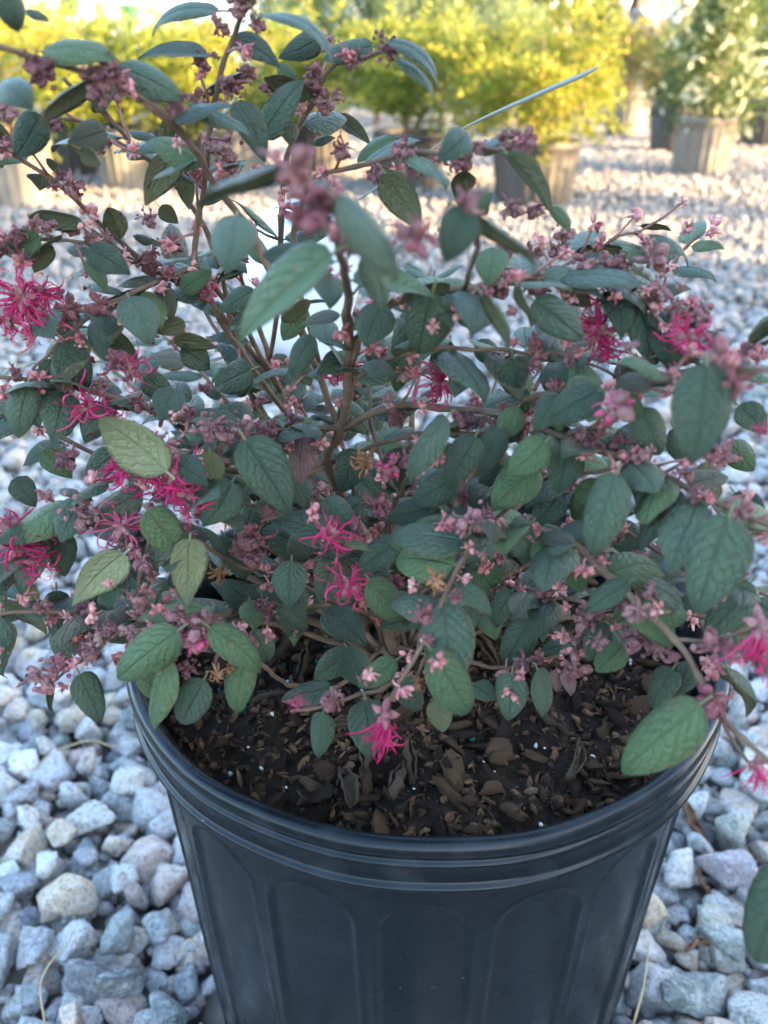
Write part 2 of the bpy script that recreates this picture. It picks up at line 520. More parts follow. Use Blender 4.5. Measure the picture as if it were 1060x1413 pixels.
# the stones that show largest are pieces of their own, the rest one mass
score = []
for i, (x, Y, z, d, sub) in enumerate(stones):
    px, py, zz = project((x, Y, z + d * 0.3))
    vis = zz > 0.05 and -25 < px < 1085 and -10 < py < 1440
    if vis:
        # hidden behind the pot or the thick of the plant
        if 250 < px < 900 and py > 1130: vis = False
        if 180 < px < 1000 and 940 < py <= 1130: vis = False
        if 210 < px < 900 and 400 < py <= 940: vis = False
    score.append((-(d / zz) if vis else 1e3, i))
score.sort()
chosen = set(i for sc_, i in score[:296] if sc_ < 1e2)
largest = set(i for sc_, i in score[:120] if sc_ < 1e2)
mv, mf, mt, mr = [], [], [], []; off = 0
for i, (x, Y, z, d, sub) in enumerate(stones):
    P, f = make_stone(3 if i in largest else max(2, sub) if i in chosen else sub, d)
    zc = z + np.ptp(P[:, 2]) * 0.30
    t = tint(); r = RNG.random()
    if Y > 1.3:                                          # further stones tanned and dimmed: warm sunlit tone put into their colour
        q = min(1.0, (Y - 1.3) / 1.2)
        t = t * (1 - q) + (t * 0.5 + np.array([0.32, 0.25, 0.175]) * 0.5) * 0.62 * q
    n = len(P)
    if i in chosen:
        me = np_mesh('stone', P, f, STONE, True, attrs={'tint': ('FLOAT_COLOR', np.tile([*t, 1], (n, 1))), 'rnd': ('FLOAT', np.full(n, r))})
        link('stone', me, ground, (x, Y, zc))
    else:
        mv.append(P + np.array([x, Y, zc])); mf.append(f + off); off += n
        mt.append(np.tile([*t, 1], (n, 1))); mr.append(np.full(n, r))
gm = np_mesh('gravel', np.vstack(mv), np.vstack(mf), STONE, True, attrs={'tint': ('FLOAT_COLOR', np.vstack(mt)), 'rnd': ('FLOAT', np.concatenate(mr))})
tag(link('gravel', gm), 'loose grey and pinkish crushed stone gravel covering the yard', 'gravel', kind='stuff')

# ================================================================ the pot
def pot_material(name='black_plastic', wear=0.20, lo=0.52):
    M = Mat(name, 0.42, 0.30)
    o = M.obj()
    n1 = M.noise(9, 4, o); n2 = M.noise(240, 3, o, 0.7); n3 = M.noise(60, 3, o)
    c = M.ramp(n1, [(0.3, (0.0035, 0.0060, 0.0080)), (0.7, (0.0065, 0.0100, 0.0125))])
    dust = M.math('MULTIPLY', M.math('SUBTRACT', n2, 0.70, True), 10.0, True)
    c = M.mix(M.math('MULTIPLY', dust, 0.6), c, (0.30, 0.30, 0.29))
    # scuffed grey film, heavier near the top
    sx = M.n('ShaderNodeSeparateXYZ'); M.l(o, sx.inputs[0])
    film = M.math('MULTIPLY', M.math('SUBTRACT', n3, lo, True), wear)
    c = M.mix(film, c, (0.10, 0.105, 0.11))
    M.color(c)
    rr = M.ramp(n3, [(0.3, (0.20,) * 3), (0.7, (0.36,) * 3)])
    M.l(rr, M.b.inputs['Roughness'])
    M.bump(M.math('ADD', M.noise(30, 3, o), M.math('MULTIPLY', n2, 0.15)), 0.12, 0.004)
    return M.m
PLASTIC = pot_material()
WORN = pot_material('worn_black_plastic', 0.55, 0.50)

def lathe(profile, nth, mi=0, fn=None):
    V = []; F = []
    for j, (r, z) in enumerate(profile):
        for i in range(nth):
            a = 2 * math.pi * i / nth
            rr = r + (fn(a, z) if fn else 0)
            V.append((rr * math.cos(a), rr * math.sin(a), z))
    for j in range(len(profile) - 1):
        for i in range(nth):
            a = j * nth + i; b = j * nth + (i + 1) % nth
            F.append((a, a + nth, b + nth, b))
    return np.array(V), np.array(F)

pot = tag(empty('nursery_pot', (POT_C.x, POT_C.y, 0.0)), 'black plastic nursery pot full of dark soil, holding the pink-flowered shrub', 'plant pot')
def wob(a, z): return 0.0007 * math.sin(2 * a + 0.6) + 0.0004 * math.sin(5 * a + 1.0) + 0.00025 * math.sin(13 * a)
NPAN = 18; HALF = R(8.4); WALL_TOP = POT_H - 0.0270
def wall_r(z): return 0.1345 - 0.060 * (POT_H - z)
def panel(a, z):
    # rounded-top recessed panels round the wall
    k = 2 * math.pi / NPAN
    da = ((a + R(92.0)) + k / 2) % k - k / 2
    x = da * wall_r(z); hw = HALF * 0.126; top = POT_H - 0.040
    yy = z - (top - hw)
    if yy > 0: dd = math.hypot(x, yy * 1.0) - hw
    else: dd = abs(x) - hw
    if z < 0.03: dd = max(dd, 0.03 - z)
    t = min(1, max(0, 0.5 - dd / 0.0016))
    t = t * t * (3 - 2 * t)
    ridge = math.exp(-(dd / 0.0011) ** 2) * 0.0008
    return -0.0014 * t + ridge + wob(a, z)
zs = list(np.linspace(WALL_TOP, WALL_TOP - 0.045, 60)) + list(np.linspace(WALL_TOP - 0.05, 0.0, 26))
V, F = lathe([(wall_r(z), z) for z in zs], 640, fn=panel)
link('wall', np_mesh('wall', V, F, PLASTIC), pot)
H0 = POT_H
def bead(r, z, rr, n=5):
    return [(r + rr * math.cos(a), z + rr * math.sin(a)) for a in np.linspace(math.pi / 2, -math.pi / 2, n)]
rim = [(0.1296, H0 - 0.034), (0.1312, H0 - 0.006), (0.1342, H0 - 0.0012), (0.1365, H0), (0.1385, H0 - 0.0004), (0.1400, H0 - 0.0020), (0.1403, H0 - 0.0045),
       (0.1396, H0 - 0.0064), (0.1384, H0 - 0.0072), (0.1380, H0 - 0.0085)]
rim += [(0.1381, H0 - 0.0092)] + bead(0.1385, H0 - 0.0108, 0.0012) + [(0.1382, H0 - 0.0125), (0.1378, H0 - 0.0150), (0.1375, H0 - 0.0205)]
rim += bead(0.1382, H0 - 0.0232, 0.0016, 6) + [(0.1375, H0 - 0.0252), (0.1358, H0 - 0.0264), (0.1346, H0 - 0.0272), (0.1341, H0 - 0.0280), (0.1336, H0 - 0.0285), (0.1310, H0 - 0.0287)]
def wob_(a, z): return 0.0007 * math.sin(2 * a + 0.6) + 0.0004 * math.sin(5 * a + 1.0) + 0.00025 * math.sin(13 * a)
V, F = lathe(rim, 260, fn=wob)
link('rim', np_mesh('rim', V, F[:, ::-1], WORN), pot)
V, F = lathe([(0.1297, H0 - 0.033), (0.1258, H0 - 0.07), (0.1105, 0.004), (0.0001, 0.004)], 120)
link('inner_wall', np_mesh('inner_wall', V, F[:, ::-1], PLASTIC), pot)
V, F = lathe([(wall_r(0) - 0.0005, 0.0006), (0.0001, 0.0006)], 120)
link('base', np_mesh('base', V, F, PLASTIC), pot)

# ---------------------------------------------------------------- soil with bark, dead leaves and pellets
def soil_material():
    M = Mat('potting_soil', 0.92, 0.2)
    o = M.obj()
    n = M.noise(160, 6, o, 0.7); n2 = M.noise(30, 3, o)
    c = M.ramp(n, [(0.3, (0.011, 0.008, 0.006)), (0.55, (0.036, 0.024, 0.016)), (0.75, (0.085, 0.056, 0.036))])
    c = M.mix(M.math('MULTIPLY', n2, 0.4), c, (0.022, 0.015, 0.010))
    M.color(c); M.bump(n, 1.0, 0.006)
    return M.m
SOIL = soil_material()
def bark_chip_material():
    M = Mat('bark_chip', 0.9, 0.2)
    o = M.obj(); r = M.rnd()
    c = M.ramp(r, [(0.0, (0.026, 0.016, 0.011)), (0.35, (0.072, 0.042, 0.025)), (0.7, (0.125, 0.072, 0.040)), (0.93, (0.20, 0.12, 0.068)), (1.0, (0.15, 0.10, 0.055))])
    n = M.noise(210, 5, o, 0.7)
    c = M.mix(1.0, c, M.ramp(n, [(0.3, (0.5, 0.5, 0.5)), (0.7, (1.35, 1.3, 1.25))]), 'MULTIPLY')
    M.color(c); M.bump(n, 0.9, 0.004)
    return M.m
CHIP = bark_chip_material()
DEAD = Mat('dead_leaf', 0.8, 0.25)
_o = DEAD.obj(); _n = DEAD.noise(80, 4, _o)
DEAD.color(DEAD.mix(DEAD.math('MULTIPLY', DEAD.rnd(), 0.7), DEAD.ramp(_n, [(0.3, (0.035, 0.022, 0.014)), (0.7, (0.085, 0.055, 0.034))]), (0.11, 0.075, 0.045)))
DEAD.bump(_n, 0.6, 0.002); DEAD = DEAD.m
SOIL_Z = POT_H - 0.024
def soil_h(x, y):
    r = math.hypot(x, y)
    p = Vector((x * 26, y * 26, 1.3))
    return SOIL_Z + 0.006 * noise.noise(p) + 0.005 * noise.noise(p * 2.7) + 0.008 * math.exp(-(r / 0.05) ** 2) - 0.012 * max(0, (r - 0.10) / 0.03) ** 2
V = []; F = []; NR, NT = 34, 110
for j in range(NR):
    rr = 0.1303 * (j + 0.02) / (NR - 1)
    for i in range(NT):
        a = 2 * math.pi * i / NT
        x, y = rr * math.cos(a), rr * math.sin(a)
        V.append((x, y, soil_h(x, y) - 0.0 + 0.002 * noise.noise(Vector((x * 160, y * 160, 0)))))
for j in range(NR - 1):
    for i in range(NT):
        a = j * NT + i; b = j * NT + (i + 1) % NT
        F.append((a, a + NT, b + NT, b))
soil = tag(link('soil', np_mesh('soil', V, np.array(F), SOIL), None, (POT_C.x, POT_C.y, 0)), 'dark potting soil mixed with bark chips inside the black pot', 'soil', kind='structure')

def disc(rmax):
    while True:
        x, y = RNG.uniform(-rmax, rmax, 2)
        if math.hypot(x, y) < rmax: return x, y
# bark chips: shared lumpy meshes
chip_meshes = []
for k in range(16):
    P, f = stone_shape(2, 9)
    P = P * np.array([1.0, RNG.uniform(0.28, 0.75), RNG.uniform(0.18, 0.5)])
    off = RNG.uniform(0, 60, 3)
    P = P * (1 + 0.45 * np.array([noise.noise(Vector(p * 6 + off)) for p in P]) + 0.22 * np.array([noise.noise(Vector(p * 15 + off)) for p in P]))[:, None]
    chip_meshes.append((P, f, np_mesh('bark_chip', P, f, CHIP)))
crumb_shapes = []
for k in range(12):
    P, f = stone_shape(k % 2, 8)
    off = RNG.uniform(0, 60, 3)
    P = P * np.array([1.0, RNG.uniform(0.3, 0.75), RNG.uniform(0.2, 0.5)])
    crumb_shapes.append((P * (1 + 0.5 * np.array([noise.noise(Vector(p * 6 + off)) for p in P]))[:, None], f))
chips = 0
for _ in range(2000):
    x, y = disc(0.116)
    if y > 0.035 or chips >= 290: continue
    d = 0.006 + 0.013 * RNG.random() ** 1.6
    o = link('bark_chip', chip_meshes[int(RNG.integers(16))][2], soil, (x, y, soil_h(x, y) + d * 0.14))
    o.scale = (d, d, d); o.rotation_euler = tuple(RNG.uniform(-0.6, 0.6, 2)) + (RNG.uniform(0, 6.28),)
    chips += 1
mv, mf, mr = [], [], []; off = 0
for _ in range(4600):
    x, y = disc(0.130)
    d = 0.002 + 0.0065 * RNG.random() ** 1.5
    P, f = crumb_shapes[int(RNG.integers(12))]
    P = (P * d) @ rand_rot().T + np.array([x, y, soil_h(x, y) + d * 0.2])
    mv.append(P); mf.append(f + off); off += len(P); mr.append(np.full(len(P), RNG.random()))
tag(link('soil_crumbs', np_mesh('soil_crumbs', np.vstack(mv), np.vstack(mf), CHIP, attrs={'rnd': ('FLOAT', np.concatenate(mr))}), soil), kind='stuff')
# curled dead leaves
def dead_leaf_mesh(k):
    rr = random.Random(k)
    nu, nv = 11, 15; V = []; F = []
    curl = rr.uniform(3.2, 5.6); w0 = rr.uniform(0.16, 0.32)
    for j in range(nv):
        v = j / (nv - 1); w = w0 * math.sin(math.pi * (0.08 + 0.86 * v)) ** 0.7
        for i in range(nu):
            u = -1 + 2 * i / (nu - 1)
            rad = w / curl * 2
            a = u * curl / 2
            x = rad * math.sin(a); z = rad * (1 - math.cos(a)) + 0.10 * math.sin(3 * v + k) + 0.13 * noise.noise(Vector((u * 1.7, v * 4, k))) + 0.05 * noise.noise(Vector((u * 4, v * 9, k)))
            V.append((x + 0.16 * math.sin(2.6 * v + k) + 0.06 * noise.noise(Vector((u * 3, v * 7, k + 5.0))), v - 0.5, z))
    for j in range(nv - 1):
        for i in range(nu - 1):
            a = j * nu + i; F.append((a, a + 1, a + nu + 1, a + nu))
    me = np_mesh('dead_leaf', V, np.array(F), DEAD)
    return me
dead_meshes = [dead_leaf_mesh(k) for k in range(7)]
def add_solid(o, t):
    m = o.modifiers.new('thickness', 'SOLIDIFY'); m.thickness = t; m.offset = 0
for k in range(40):
    x, y = disc(0.100)
    if y > 0.02: continue
    o = link('dead_leaf', dead_meshes[k % 7], soil, (x, y, soil_h(x, y) + 0.004))
    s = RNG.uniform(0.015, 0.025)
    o.scale = (s, s, s); o.rotation_euler = (RNG.uniform(-0.35, 0.35), RNG.uniform(-0.7, 0.7), RNG.uniform(0, 6.28)); add_solid(o, 0.0004 / s)
# fertiliser pellets and perlite
PELLET = simple('green_pellet', (0.012, 0.11, 0.075), 0.5, 0.3)
PERL = simple('perlite', (0.55, 0.55, 0.53), 0.8, 0.2)
for nm, mm, cnt, d0, d1 in (('fertiliser_pellet', PELLET, 46, 0.0022, 0.0034), ('perlite_grain', PERL, 70, 0.0010, 0.0028)):
    P, f = stone_shape(1, 8); me = np_mesh(nm, P, f, mm)
    for _ in range(cnt):
        x, y = disc(0.12)
        if nm == 'fertiliser_pellet' and RNG.random() < 0.6: x, y = RNG.normal(-0.075, 0.022), RNG.normal(0.0, 0.022)
        if math.hypot(x, y) > 0.124: continue
        d = RNG.uniform(d0, d1)
        o = link(nm, me, soil, (x, y, soil_h(x, y) + 0.0022)); o.scale = (d,) * 3; o.rotation_euler = tuple(RNG.uniform(0, 6, 3))
# ================================================================ the fringe-flower shrub
BASE = Vector((POT_C.x - 0.012, POT_C.y - 0.008, SOIL_Z - 0.004))
shrub = tag(empty('flowering_shrub', BASE), 'fringe flower shrub with dusky leaves, mauve buds and magenta blooms, growing in the black pot', 'shrub')
_inv = Matrix.Translation(-BASE)

def leaf_geometry(seed, nu=9, nv=15):
    rr = random.Random(seed)
    bend = rr.uniform(0.02, 0.20); fold = rr.uniform(-0.04, 0.22); cup = rr.uniform(0.02, 0.26)
    asym = rr.uniform(-0.05, 0.05); sway = rr.uniform(-0.05, 0.05); px = rr.uniform(0.42, 0.58); qx = rr.uniform(0.74, 1.0)
    tipcurl = rr.uniform(0.0, 0.30)
    mx = max((v ** px) * ((1 - v) ** qx) for v in np.linspace(0.001, 0.999, 200))
    V = []; UV = []; F = []; MI = []
    for layer in (0, 1):
        for j in range(nv):
            v = j / (nv - 1)
            vv = 0.012 + 0.976 * v
            w = 0.5 * (vv ** px) * ((1 - vv) ** qx) / mx
            cx = sway * math.sin(math.pi * v)
            for i in range(nu):
                u = -1 + 2 * i / (nu - 1)
                uu = u + asym * (1 - u * u)
                x = cx + uu * w
                z = bend * 4 * v * (1 - v) + fold * abs(u) * w - cup * (u * w * 2) ** 2 * 0.9
                z += 0.012 * noise.noise(Vector((u * 2.2 + seed, v * 6.0, seed * 1.7))) * (0.3 + abs(u))
                z -= tipcurl * max(0, v - 0.7) ** 2 * 3.0
                if abs(u) == 1: x += 0.006 * math.sin(j * 3.1 + seed + i)
                if layer: z -= 0.010 * (1 - 0.75 * abs(u))
                V.append((x, v, z)); UV.append((0.5 + 0.5 * u, v))
    n = nu * nv
    for layer in (0, 1):
        for j in range(nv - 1):
            for i in range(nu - 1):
                a = layer * n + j * nu + i
                q = (a, a + 1, a + nu + 1, a + nu)
                F.append(q if layer == 0 else q[::-1]); MI.append(layer)
    # rim between the two sides
    ring = [j * nu for j in range(nv)] ; ring2 = [j * nu + nu - 1 for j in range(nv)]
    for a, b in zip(ring[:-1], ring[1:]): F.append((a, b, b + n, a + n)); MI.append(1)
    for a, b in zip(ring2[:-1], ring2[1:]): F.append((b, a, a + n, b + n)); MI.append(1)
    # petiole
    pet = [(0.0, -0.13, -0.045), (0.0, -0.06, -0.012), (0.0, 0.02, -0.006)]
    for j, p in enumerate(pet):
        for k in range(4):
            a = math.pi / 2 * k
            V.append((p[0] + 0.030 * math.cos(a), p[1], p[2] + 0.016 * math.sin(a))); UV.append((0.5, 0.3))
    b0 = 2 * n
    for j in range(2):
        for k in range(4):
            a = b0 + 4 * j + k; b = b0 + 4 * j + (k + 1) % 4
            F.append((a, b, b + 4, a + 4)); MI.append(1)
    return np.array(V), np.array(F), np.array(MI), np.array(UV)
NLEAF = 14
LG = [leaf_geometry(s + 3) for s in range(NLEAF)]
LG_SMALL = [leaf_geometry(s + 3, 7, 9) for s in range(NLEAF)]
LM = {}
for kind, mats in (('t', (LEAF_TOP, LEAF_UNDER)), ('g', (LEAF_GREEN, LEAF_UNDER)), ('p', (LEAF_TOP, LEAF_PALE)), ('b', (LEAF_BRONZE, LEAF_UNDER)), ('m', (LEAF_MAUVE, LEAF_MAUVE))):
    for k, (V, F, MI, UV) in enumerate(LG):
        LM[kind, k] = np_mesh('leaf', V, F, list(mats), True, MI, None, UV)

leaves = []   # (matrix, kind, variant, size in px)
def leaf_matrix(B, axis, normal, L, W):
    y = axis.normalized(); z = (normal - y * normal.dot(y)).normalized(); x = y.cross(z)
    m = Matrix(((x.x * W, y.x * L, z.x * L, B.x), (x.y * W, y.y * L, z.y * L, B.y), (x.z * W, y.z * L, z.z * L, B.z), (0, 0, 0, 1)))
    return m
LR = random.Random(5)
def px_leaf(bx, by, tx, ty, w, Y, kind='t', dY=None):
    """leaf seen between two pixels, w pixels across, Y metres out; u = underside seen"""
    under = 'u' in kind
    B = at(bx, by, Y)
    z = depth(B); mpp = z / FPX
    Lp = math.hypot(tx - bx, ty - by); ratio = w / Lp
    T = at(tx, ty, Y)
    extra = 0.0
    if ratio > 0.72: extra = math.sqrt(max(0, (w / 0.66) ** 2 - Lp ** 2)) * mpp
    else: extra = LR.uniform(0.0, 0.25) * Lp * mpp
    if dY is None: dY = -extra * (1 if LR.random() < 0.75 else -1)
    T = T + (CAMP - T).normalized() * (-dY) if dY else T
    ax = T - B; L = ax.length
    if ratio < 0.5:
        W = 0.52 * L; roll = math.acos(max(0.12, min(1, w * mpp / W)))
    else:
        W = min(w * mpp, 0.80 * L); roll = LR.uniform(0.05, 0.35)
    y = ax.normalized()
    v = (CAMP - (B + T) / 2); n0 = (v - y * v.dot(y)).normalized()
    best = None
    for sgn in (1, -1):
        n = Matrix.Rotation(roll * sgn, 3, y) @ n0
        if under: n = -n
        if best is None or n.z > best.z: best = n
    mk = 'g' if 'g' in kind else 'p' if 'p' in kind else 'm' if 'm' in kind else LR.choices('tgb', (72, 20, 8))[0]
    leaves.append((leaf_matrix(B, ax, best, L, W), mk, LR.randrange(NLEAF), max(Lp, w)))

# every line: base x y, tip x y, width, distance; then kind
PL = """
60 70 160 80 35 .25|163 93 255 138 46 .26|135 112 57 172 24 .25 u|55 158 22 217 48 .27|5 112 42 148 50 .26|12 -6 26 45 40 .25|35 15 68 29 13 .25
302 15 208 43 20 .30|286 76 190 80 20 .30|360 22 460 78 17 .27|322 52 386 92 32 .30|446 50 384 80 36 .33|514 64 446 80 32 .31|383 90 411 111 20 .33
345 103 278 136 16 .31 u|262 142 350 187 22 .27|327 140 365 223 42 .29|362 188 416 110 42 .30|396 165 402 203 28 .31|462 162 512 200 22 .35 u|432 198 463 190 12 .33
545 190 492 222 24 .30|146 180 94 196 42 .28|112 212 140 228 22 .29 u|243 212 200 283 44 .30 u|180 182 222 198 13 .31|113 306 40 298 26 .30 u|55 326 5 350 42 .28
70 338 47 376 28 .29 u|122 342 180 378 44 .28|118 360 148 406 22 .29|64 219 86 242 12 .31 u|210 335 183 325 13 .33|221 285 246 308 24 .33 u|255 240 262 290 26 .32 u
402 226 268 286 20 .170 u|466 274 550 388 52 .165|458 350 328 472 62 .190|326 298 312 374 64 .215|508 345 532 432 40 .21|452 376 456 425 44 .25|432 352 362 352 36 .24
442 440 453 476 40 .28|526 420 504 477 54 .25|597 404 577 492 74 .235|431 463 402 519 36 .28|410 500 430 532 28 .30 u|476 494 438 516 38 .29|347 510 294 536 48 .30
178 410 206 474 56 .28|85 472 119 542 52 .28|38 533 25 605 44 .27|76 536 46 572 30 .29 u|240 536 222 578 46 .28|229 650 136 577 70 .235 pu|140 555 117 612 46 .28
338 606 401 712 70 .245|240 638 287 670 44 .25|290 622 298 668 36 .25 pu|320 664 280 726 58 .255|195 678 114 728 46 .25|204 704 251 769 54 .235|72 732 90 796 48 .26
160 624 117 662 40 .29|145 548 184 566 22 .30|430 580 370 586 16 .31|446 688 489 731 44 .27|404 658 426 702 38 .30|446 728 395 772 46 .27|400 700 385 745 40 .30
172 764 102 832 56 .235 pu|262 744 258 830 54 .235 pu|78 816 83 889 38 .26|95 858 90 917 46 .27|40 804 48 836 22 .26 pu|4 828 66 873 20 .26 u|0 852 5 938 34 .25
110 930 141 1000 44 .225|65 944 72 984 12 .235 u|246 870 160 938 62 .215 g|282 838 187 853 28 .235|290 866 362 928 48 .215 g|236 904 210 1005 34 .22 g|205 918 213 968 42 .24
281 938 248 1001 50 .22|336 918 327 986 44 .225 g|345 828 352 868 40 .26|402 774 400 838 50 .255|384 834 426 866 40 .26|350 870 370 916 42 .25|462 775 438 826 46 .255
552 746 492 792 46 .245|510 800 552 858 48 .235 g|486 900 433 938 40 .27|478 893 502 946 46 .26|456 948 388 966 34 .235|546 911 492 948 36 .215 g|446 984 437 1049 36 .215
504 966 512 1046 58 .215|595 898 648 986 62 .195 g|604 964 612 1010 38 .21 gu|556 938 582 982 40 .22|966 972 856 1066 82 .172 g|1006 714 960 850 90 .185|1036 804 972 880 52 .21
850 654 815 769 60 .215|880 834 929 894 50 .205 g|868 803 808 842 36 .21|894 806 944 866 24 .21|792 764 802 818 52 .24|700 726 753 774 54 .225|652 838 628 890 36 .25
707 816 682 867 40 .255|731 856 694 918 48 .245|735 824 751 872 28 .25|786 890 744 902 28 .24|860 890 823 926 42 .215 g|706 930 700 997 48 .225|742 924 753 991 30 .225
768 924 769 956 18 .22 m|782 920 788 962 16 .22 m|928 924 900 980 40 .215|952 914 930 960 42 .22|1000 920 1034 986 24 .20 u|655 944 684 966 34 .235|976 503 955 640 86 .185
905 420 898 503 54 .26 u|908 490 996 462 48 .25|960 488 1042 521 20 .22|960 520 868 530 20 .23 u|737 415 806 468 52 .24|790 495 782 531 44 .26|708 494 712 546 46 .25
646 508 627 546 44 .26|683 342 674 391 47 .25|826 540 757 580 54 .225|772 546 737 596 38 .24|884 564 911 629 48 .23|850 540 889 571 26 .23|616 576 561 666 38 .235
656 602 617 680 48 .24|689 590 659 656 42 .245|715 562 689 607 38 .25|753 609 699 656 50 .23 g|736 640 680 702 62 .245|786 614 769 682 52 .245|771 684 733 727 46 .25
832 666 789 716 52 .245|906 658 902 744 50 .22|993 650 949 673 42 .23 u|985 660 962 705 40 .25 u|1014 680 1050 741 46 .22|626 660 570 696 46 .26|592 700 533 716 44 .26
611 740 535 747 50 .24|656 714 599 726 42 .26|676 674 649 700 38 .27|576 428 546 512 48 .28|632 430 659 457 22 .27|622 395 546 419 22 .24 u|665 405 702 482 17 .22 u
715 394 736 452 14 .22 u|536 58 606 116 20 .29|550 80 599 131 14 .29|645 184 605 222 42 .26|700 211 763 299 28 .25 u|641 236 632 281 36 .28 u|531 238 581 314 50 .27 u
642 284 614 364 58 .175|655 296 743 366 20 .185 u|658 293 679 266 26 .25|762 285 788 319 20 .26|858 345 789 346 20 .30 u|838 371 902 392 38 .28 u|774 394 816 423 28 .28 u
884 311 927 317 9 .31 u|815 331 838 320 9 .31|1092 1205 1040 1328 92 .140|515 470 545 520 40 .29|455 490 490 520 36 .31|620 470 600 520 38 .29|660 470 690 505 34 .29
565 470 545 540 40 .30|735 470 765 500 26 .29 u|930 590 950 640 40 .27|1005 610 1040 650 40 .27|690 640 660 690 40 .28|560 620 530 680 46 .29|490 620 470 680 44 .30
500 690 465 720 40 .28|350 700 330 745 44 .29|310 740 340 800 46 .28|230 800 205 860 42 .28|150 790 130 850 44 .28|560 760 600 810 46 .26|660 780 690 830 44 .27
850 720 880 770 44 .26|930 760 900 810 46 .25|840 860 870 900 38 .26|610 870 640 920 36 .27|310 560 350 600 42 .31|250 480 290 510 40 .32|150 460 190 510 38 .32 u
200 520 240 560 38 .31|60 620 100 660 38 .30|880 500 850 540 40 .27|1020 560 1058 600 40 .25|20 660 50 700 36 .29|470 560 510 600 38 .31|730 540 700 575 38 .28
255 445 215 460 26 .31 u|240 470 300 480 24 .32 u|390 590 350 640 40 .29|350 400 300 430 34 .29|420 420 390 470 36 .30|250 400 290 375 30 .31|1040 860 1062 930 44 .22
"""
for tok in PL.replace('\n', '|').split('|'):
    a = tok.split()
    if not a: continue
    px_leaf(*[float(q) for q in a[:6]], kind=a[6] if len(a) > 6 else 't')

